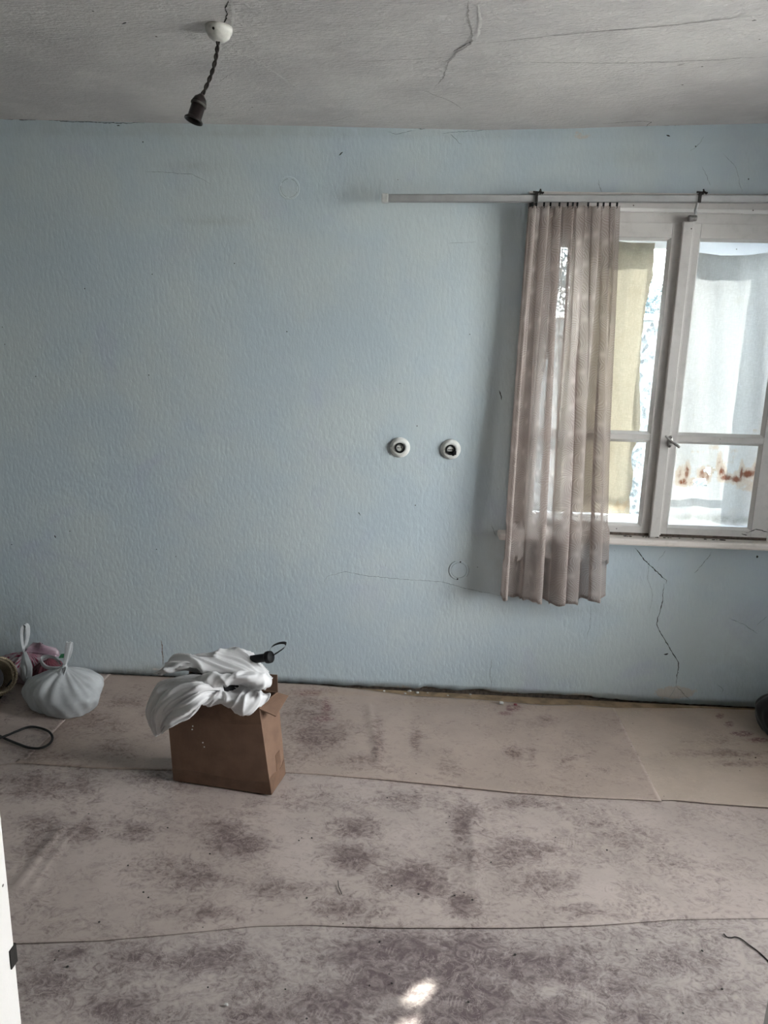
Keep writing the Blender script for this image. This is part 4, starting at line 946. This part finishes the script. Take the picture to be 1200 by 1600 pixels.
def ribbon(P, w0, w1, side, mat, name, parent, fold=.003):
    """a gathered plastic strap: flat band with a lengthwise fold"""
    P = spline(P, 7); V = []; n = len(P); side = Vector(side).normalized()
    for i, p in enumerate(P):
        t = i/(n-1); ww = (w0+(w1-w0)*sin(t*pi))*.5; d = (P[min(i+1, n-1)]-P[max(0, i-1)]).normalized()
        s = (side-d*side.dot(d)).normalized(); nn = d.cross(s)
        for q, f in ((-1, 0), (-.4, 1), (.2, -.6), (1, .5)): V.append(p+s*ww*q+nn*fold*f)
    Fc = [(4*i+k, 4*i+k+1, 4*i+5+k, 4*i+4+k) for i in range(n-1) for k in range(3)]
    return build(name, V, Fc, M[mat], parent, smooth=True, solid=.0008)
bc = F(100, 1103, FZ); bc.x -= .0
b1 = thing('carrier_bag', 'tied white plastic carrier bag standing in front of the pinkish bag', 'plastic bag', bc, 'tied carrier bags in the corner')
kn = W(101, 1042, bc.y+.01)
V, Fc = bagmesh(bc, .185, .125, kn.z-bc.z, 9, 3, None, (kn.x-bc.x, .01)); build('bag_body', V, Fc, M['bag'], b1, smooth=True)
y_ = kn.y
ribbon([kn, W(103, 1030, y_), W(106, 1015, y_), W(108, 1004, y_), W(110, 1006, y_+.01), W(109, 1020, y_+.01), W(103, 1036, y_+.01)], .012, .024, (1, .3, 0), 'bag', 'handle_loop', b1)
ribbon([kn, W(96, 1044, y_-.02), W(92, 1052, y_-.035), W(97, 1056, y_-.04), W(101, 1050, y_-.03), W(103, 1042, y_-.01)], .006, .012, (1, 0, .3), 'bag', 'knot_loop', b1)
ribbon([kn, W(88, 1044, y_-.01), W(74, 1043, y_), W(66, 1037, y_+.01), W(64, 1030, y_+.02), W(70, 1026, y_+.03), W(84, 1027, y_+.03), W(96, 1038, y_+.01)], .010, .020, (.2, 0, 1), 'bag', 'side_handle', b1)
MB().lathe([(0, -.012), (.010, -.010), (.014, 0), (.010, .010), (0, .012)], kn, 'Z', 12).build('knot', M['bag'], b1, smooth=True)
c2 = F(50, 1068, FZ); c2.y = -.17
c2 = Vector((W(46, 1060, -.13).x, -.11, FZ))
b2 = thing('carrier_bag', 'pinkish see-through carrier bag with red print behind the white one', 'plastic bag', c2, 'tied carrier bags in the corner')
kn2 = W(38, 1018, c2.y)
V, Fc = bagmesh(c2, .145, .08, kn2.z-c2.z, 8, 11, None, (kn2.x-c2.x, 0), .08); build('bag_body', V, Fc, M['bag2'], b2, smooth=True)
y_ = kn2.y
ribbon([kn2, W(36, 1005, y_), W(35, 990, y_), W(37, 979, y_), W(42, 979, y_+.01), W(43, 992, y_+.01), W(40, 1008, y_+.01), kn2], .010, .026, (.6, 1, 0), 'bag', 'handle_loop', b2)
ribbon([kn2, W(42, 1030, y_-.09), W(46, 1045, y_-.13), W(44, 1060, y_-.145), W(38, 1058, y_-.145), W(36, 1040, y_-.12), W(38, 1022, y_-.02)], .014, .030, (1, 0, 0), 'bag', 'hanging_handle', b2)
# pink film fanning out to the right of its knot
V = []; nn_ = 14
for i in range(nn_+1):
    t = i/nn_
    e_ = [W(x, y, -.10) for x, y in [(46, 1010), (60, 1003), (75, 1008), (92, 1022), (88, 1026), (70, 1026)]]
    sp2 = spline(e_, 6); q = sp2[min(len(sp2)-1, int(t*(len(sp2)-1)))]
    for k in range(7): V.append(kn2.lerp(q, k/6)+Vector((0, .015*sin(k*1.1+i)*k/6+.05*0, .006*sin(i*1.9)*k/6)))
Fc = [(7*i+k, 7*i+k+1, 7*i+8+k, 7*i+7+k) for i in range(nn_) for k in range(6)]
build('bag_flare', V, Fc, M['bagpink'], b2, smooth=True, solid=.0008)
gp = W(95, 1026, -.15); V = [gp+Vector(v) for v in [(-.012, 0, -.008), (.014, 0, -.006), (.016, .01, .010), (-.004, .01, .008)]]
build('green_patch', V+[v+Vector((0, .004, 0)) for v in V], [(0, 1, 2, 3), (7, 6, 5, 4), (0, 4, 5, 1), (2, 6, 7, 3)], M['green'], b2)['label'] = 'green printed scrap of film'
rcx = W(76, 1045, -.17); V, Fc = bagmesh((rcx.x, -.17, FZ), .085, .08, .135, 7, 21, None, (0, 0), .1); build('dark_red_contents', V, Fc, M['contents'], b2, smooth=True)['label'] = 'dark red bundle showing through the pinkish bag'

# woven straw bag at the left edge, mouth towards the right
sc_ = F(4, 1108, FZ); so3 = Vector((sc_.x-.05, sc_.y+.07, FZ))
sb = thing('straw_bag', 'woven beige straw bag lying beside the white carrier bag', 'bag', so3)
Vm = []; NA = 48
axs = Vector((.86, -.30, .40)).normalized(); Q = axs.to_track_quat('Z', 'Y').to_matrix(); c0 = so3+Vector((-.06, .02, .085))
prof = [(0, -.10), (.05, -.095), (.075, -.06), (.082, 0), (.080, .06), (.074, .085), (.070, .06), (.072, 0), (.06, -.07), (0, -.085)]
lat = MB().lathe(prof, c0, rot=Q, n=NA)
zmin = min(v.z for v in lat.V); lat.V = [v-Vector((0, 0, zmin-FZ)) for v in lat.V]; c0 = c0-Vector((0, 0, zmin-FZ))
lat.build('woven_body', M['straw'], sb, smooth=True)
for h_, r_ in ((.085, .078), (.066, .083), (.045, .084)):
    MB().tube([c0+Q @ Vector((r_*cos(a), r_*sin(a), h_)) for a in np.linspace(0, 2*pi, 41)], .0055, 8).build('braided_rim', M['straw'], sb, smooth=True)
MB().lathe([(0, -.03), (.055, -.02), (.06, .02), (.04, .05), (0, .055)], c0, rot=Q, n=24).build('dark_lining', M['blackcloth'], sb, smooth=True)
stp = spline([W(x, y, -.28+dy) for x, y, dy in [(-14, 1092, -.02), (0, 1085, -.02), (10, 1074, -.01), (20, 1062, 0), (26, 1056, .03), (16, 1066, -.015), (6, 1082, -.03), (-6, 1098, -.03)]], 6)
MB().tube(stp, .005, 8).build('carry_strap', M['black'], sb, smooth=True)
# black cable loop
cl = [F(x, y, FZ+.006+.0*y) for x, y in [(-40, 1140), (-10, 1146), (8, 1154), (30, 1163), (45, 1168), (62, 1169), (76, 1163), (82, 1153), (76, 1143), (60, 1137), (45, 1136), (28, 1142), (10, 1152), (-6, 1158), (-40, 1170)]]
P = spline(cl, 8)
for i, p in enumerate(P):
    if i > len(P)*.78: p.z += .008*min(1, (i-len(P)*.78)/8)*(1 if i < len(P)*.93 else max(0, 1-(i-len(P)*.93)/8))
tag(MB().tube(P, .0048, 10).build('cable', M['cable'], origin=P[len(P)//2], smooth=True), 'black cable lying in a loop on the lino by the left edge', 'cable')

# black bag at the right edge
rbk = F(1197, 1158, FZ); kc = Vector((rbk.x+.185, rbk.y+.08, FZ))
kb = thing('black_bag', 'black rounded bag at the right edge below the window', 'bag', kc)
V, Fc = bagmesh(kc, .20, .16, .235, 6, 5, None, (0, 0), .02)
V = [(x, min(y, -.04), z) for x, y, z in V]
build('bag_body', V, Fc, M['blackcloth'], kb, smooth=True)
MB().tube(spline([kc+Vector(v) for v in [(-.06, -.02, .19), (-.05, -.03, .26), (0, -.03, .285), (.05, -.03, .26), (.06, -.02, .19)]], 6), .008, 8).build('carry_handle', M['blackcloth'], kb, smooth=True)

# ------------------------------------------------------------ outside the window
struct(MB().box(-20, 20, .36, 40, -.6, -.4).build('ground', M['ground']))
MB().box(XL-.3, XR+.4, .36, .86, 2.42, 2.50).build('added_eave', M['stone'], ceiling)  # unseen overhang, added to dim the sky behind the window cloths
struct(MB().box(XR+.4, 20, -20, .36, -.6, -.4).build('ground_side', M['ground']))
gw = thing('garden_wall', 'pebble-dashed wall outside, seen through the slit beside the yellowed paper', 'wall', (3, 5, -.4))
zt_ = W(1010, 500, 5).z
MB().box(-4, 9, 5, 5.2, -.4, zt_).build('wall_body', M['pebble'], gw)
MB().box(-4.03, 9.03, 4.95, 5.25, zt_, zt_+.06, .01).build('coping', M['coping'], gw)
def shrub(px, py, y, rx, rz, n, label):
    ct = W(px, py, y); tr = thing('shrub', label, 'shrub', (ct.x, y, -.4), 'shrubs behind the garden wall'); lv = MB()
    for k in range(n):
        th = random.uniform(0, 2*pi); ph_ = math.acos(random.uniform(-1, 1)); r = random.uniform(.45, 1)
        p = Vector((ct.x+rx*r*sin(ph_)*cos(th), y+.6*r*sin(ph_)*sin(th), ct.z-rz*.6+rz*r*cos(ph_)))
        a = Vector((random.gauss(0, 1), random.gauss(0, 1), random.gauss(0, 1))).normalized(); b = a.orthogonal().normalized(); q = random.uniform(.035, .06)
        lv.add([p-a*q, p+b*q*.4, p+a*q, p-b*q*.4], [(0, 1, 2, 3)])
    lv.build('foliage', M['leaf'], tr)
    MB().tube([(ct.x, y, -.4), (ct.x+.05, y, .5), (ct.x-.03, y, ct.z-rz)], [.07, .05, .03], 10).build('trunk', M['bark'], tr)
shrub(1015, 470, 7.4, .75, .85, 3200, 'leafy shrub behind the garden wall, seen beside the yellowed paper')
shrub(878, 425, 5.75, .42, .62, 1500, 'leafy shrub behind the garden wall, seen through the curtain')
po = thing('sun_block_pole', 'wooden pole added outside the window to block a streak of sun', 'pole', (2.52, 3, -.4))  # unseen pole, added to keep a stray sun streak off the floor
MB().tube([(2.52, 3, -.4), (2.52, 3, 2.4), (2.52, 3, 5.2)], [.14, .135, .13], 14).build('pole_shaft', M['bark'], po, smooth=True)
# right window (out of frame, the room's main light)
w2 = MB(); yc = (RW0+RW1)/2
for y0, y1 in ((RW0, RW0+.05), (yc-.03, yc+.03), (RW1-.05, RW1)): w2.box(XR+.20, XR+.25, y0, y1, RZ0, RZ1, .003)
for z0, z1 in ((RZ0, RZ0+.06), (RZ1-.05, RZ1), (1.25, 1.27)): w2.box(XR+.20, XR+.25, RW0, RW1, z0, z1, .003)
w2o = struct(w2.build('window_2', M['paint']))
MB().box(XR+.223, XR+.226, RW0+.04, RW1-.04, RZ0+.05, RZ1-.04).build('pane', M['glass'], w2o)
for o in bpy.data.objects:
    if '_o' in o: del o['_o']
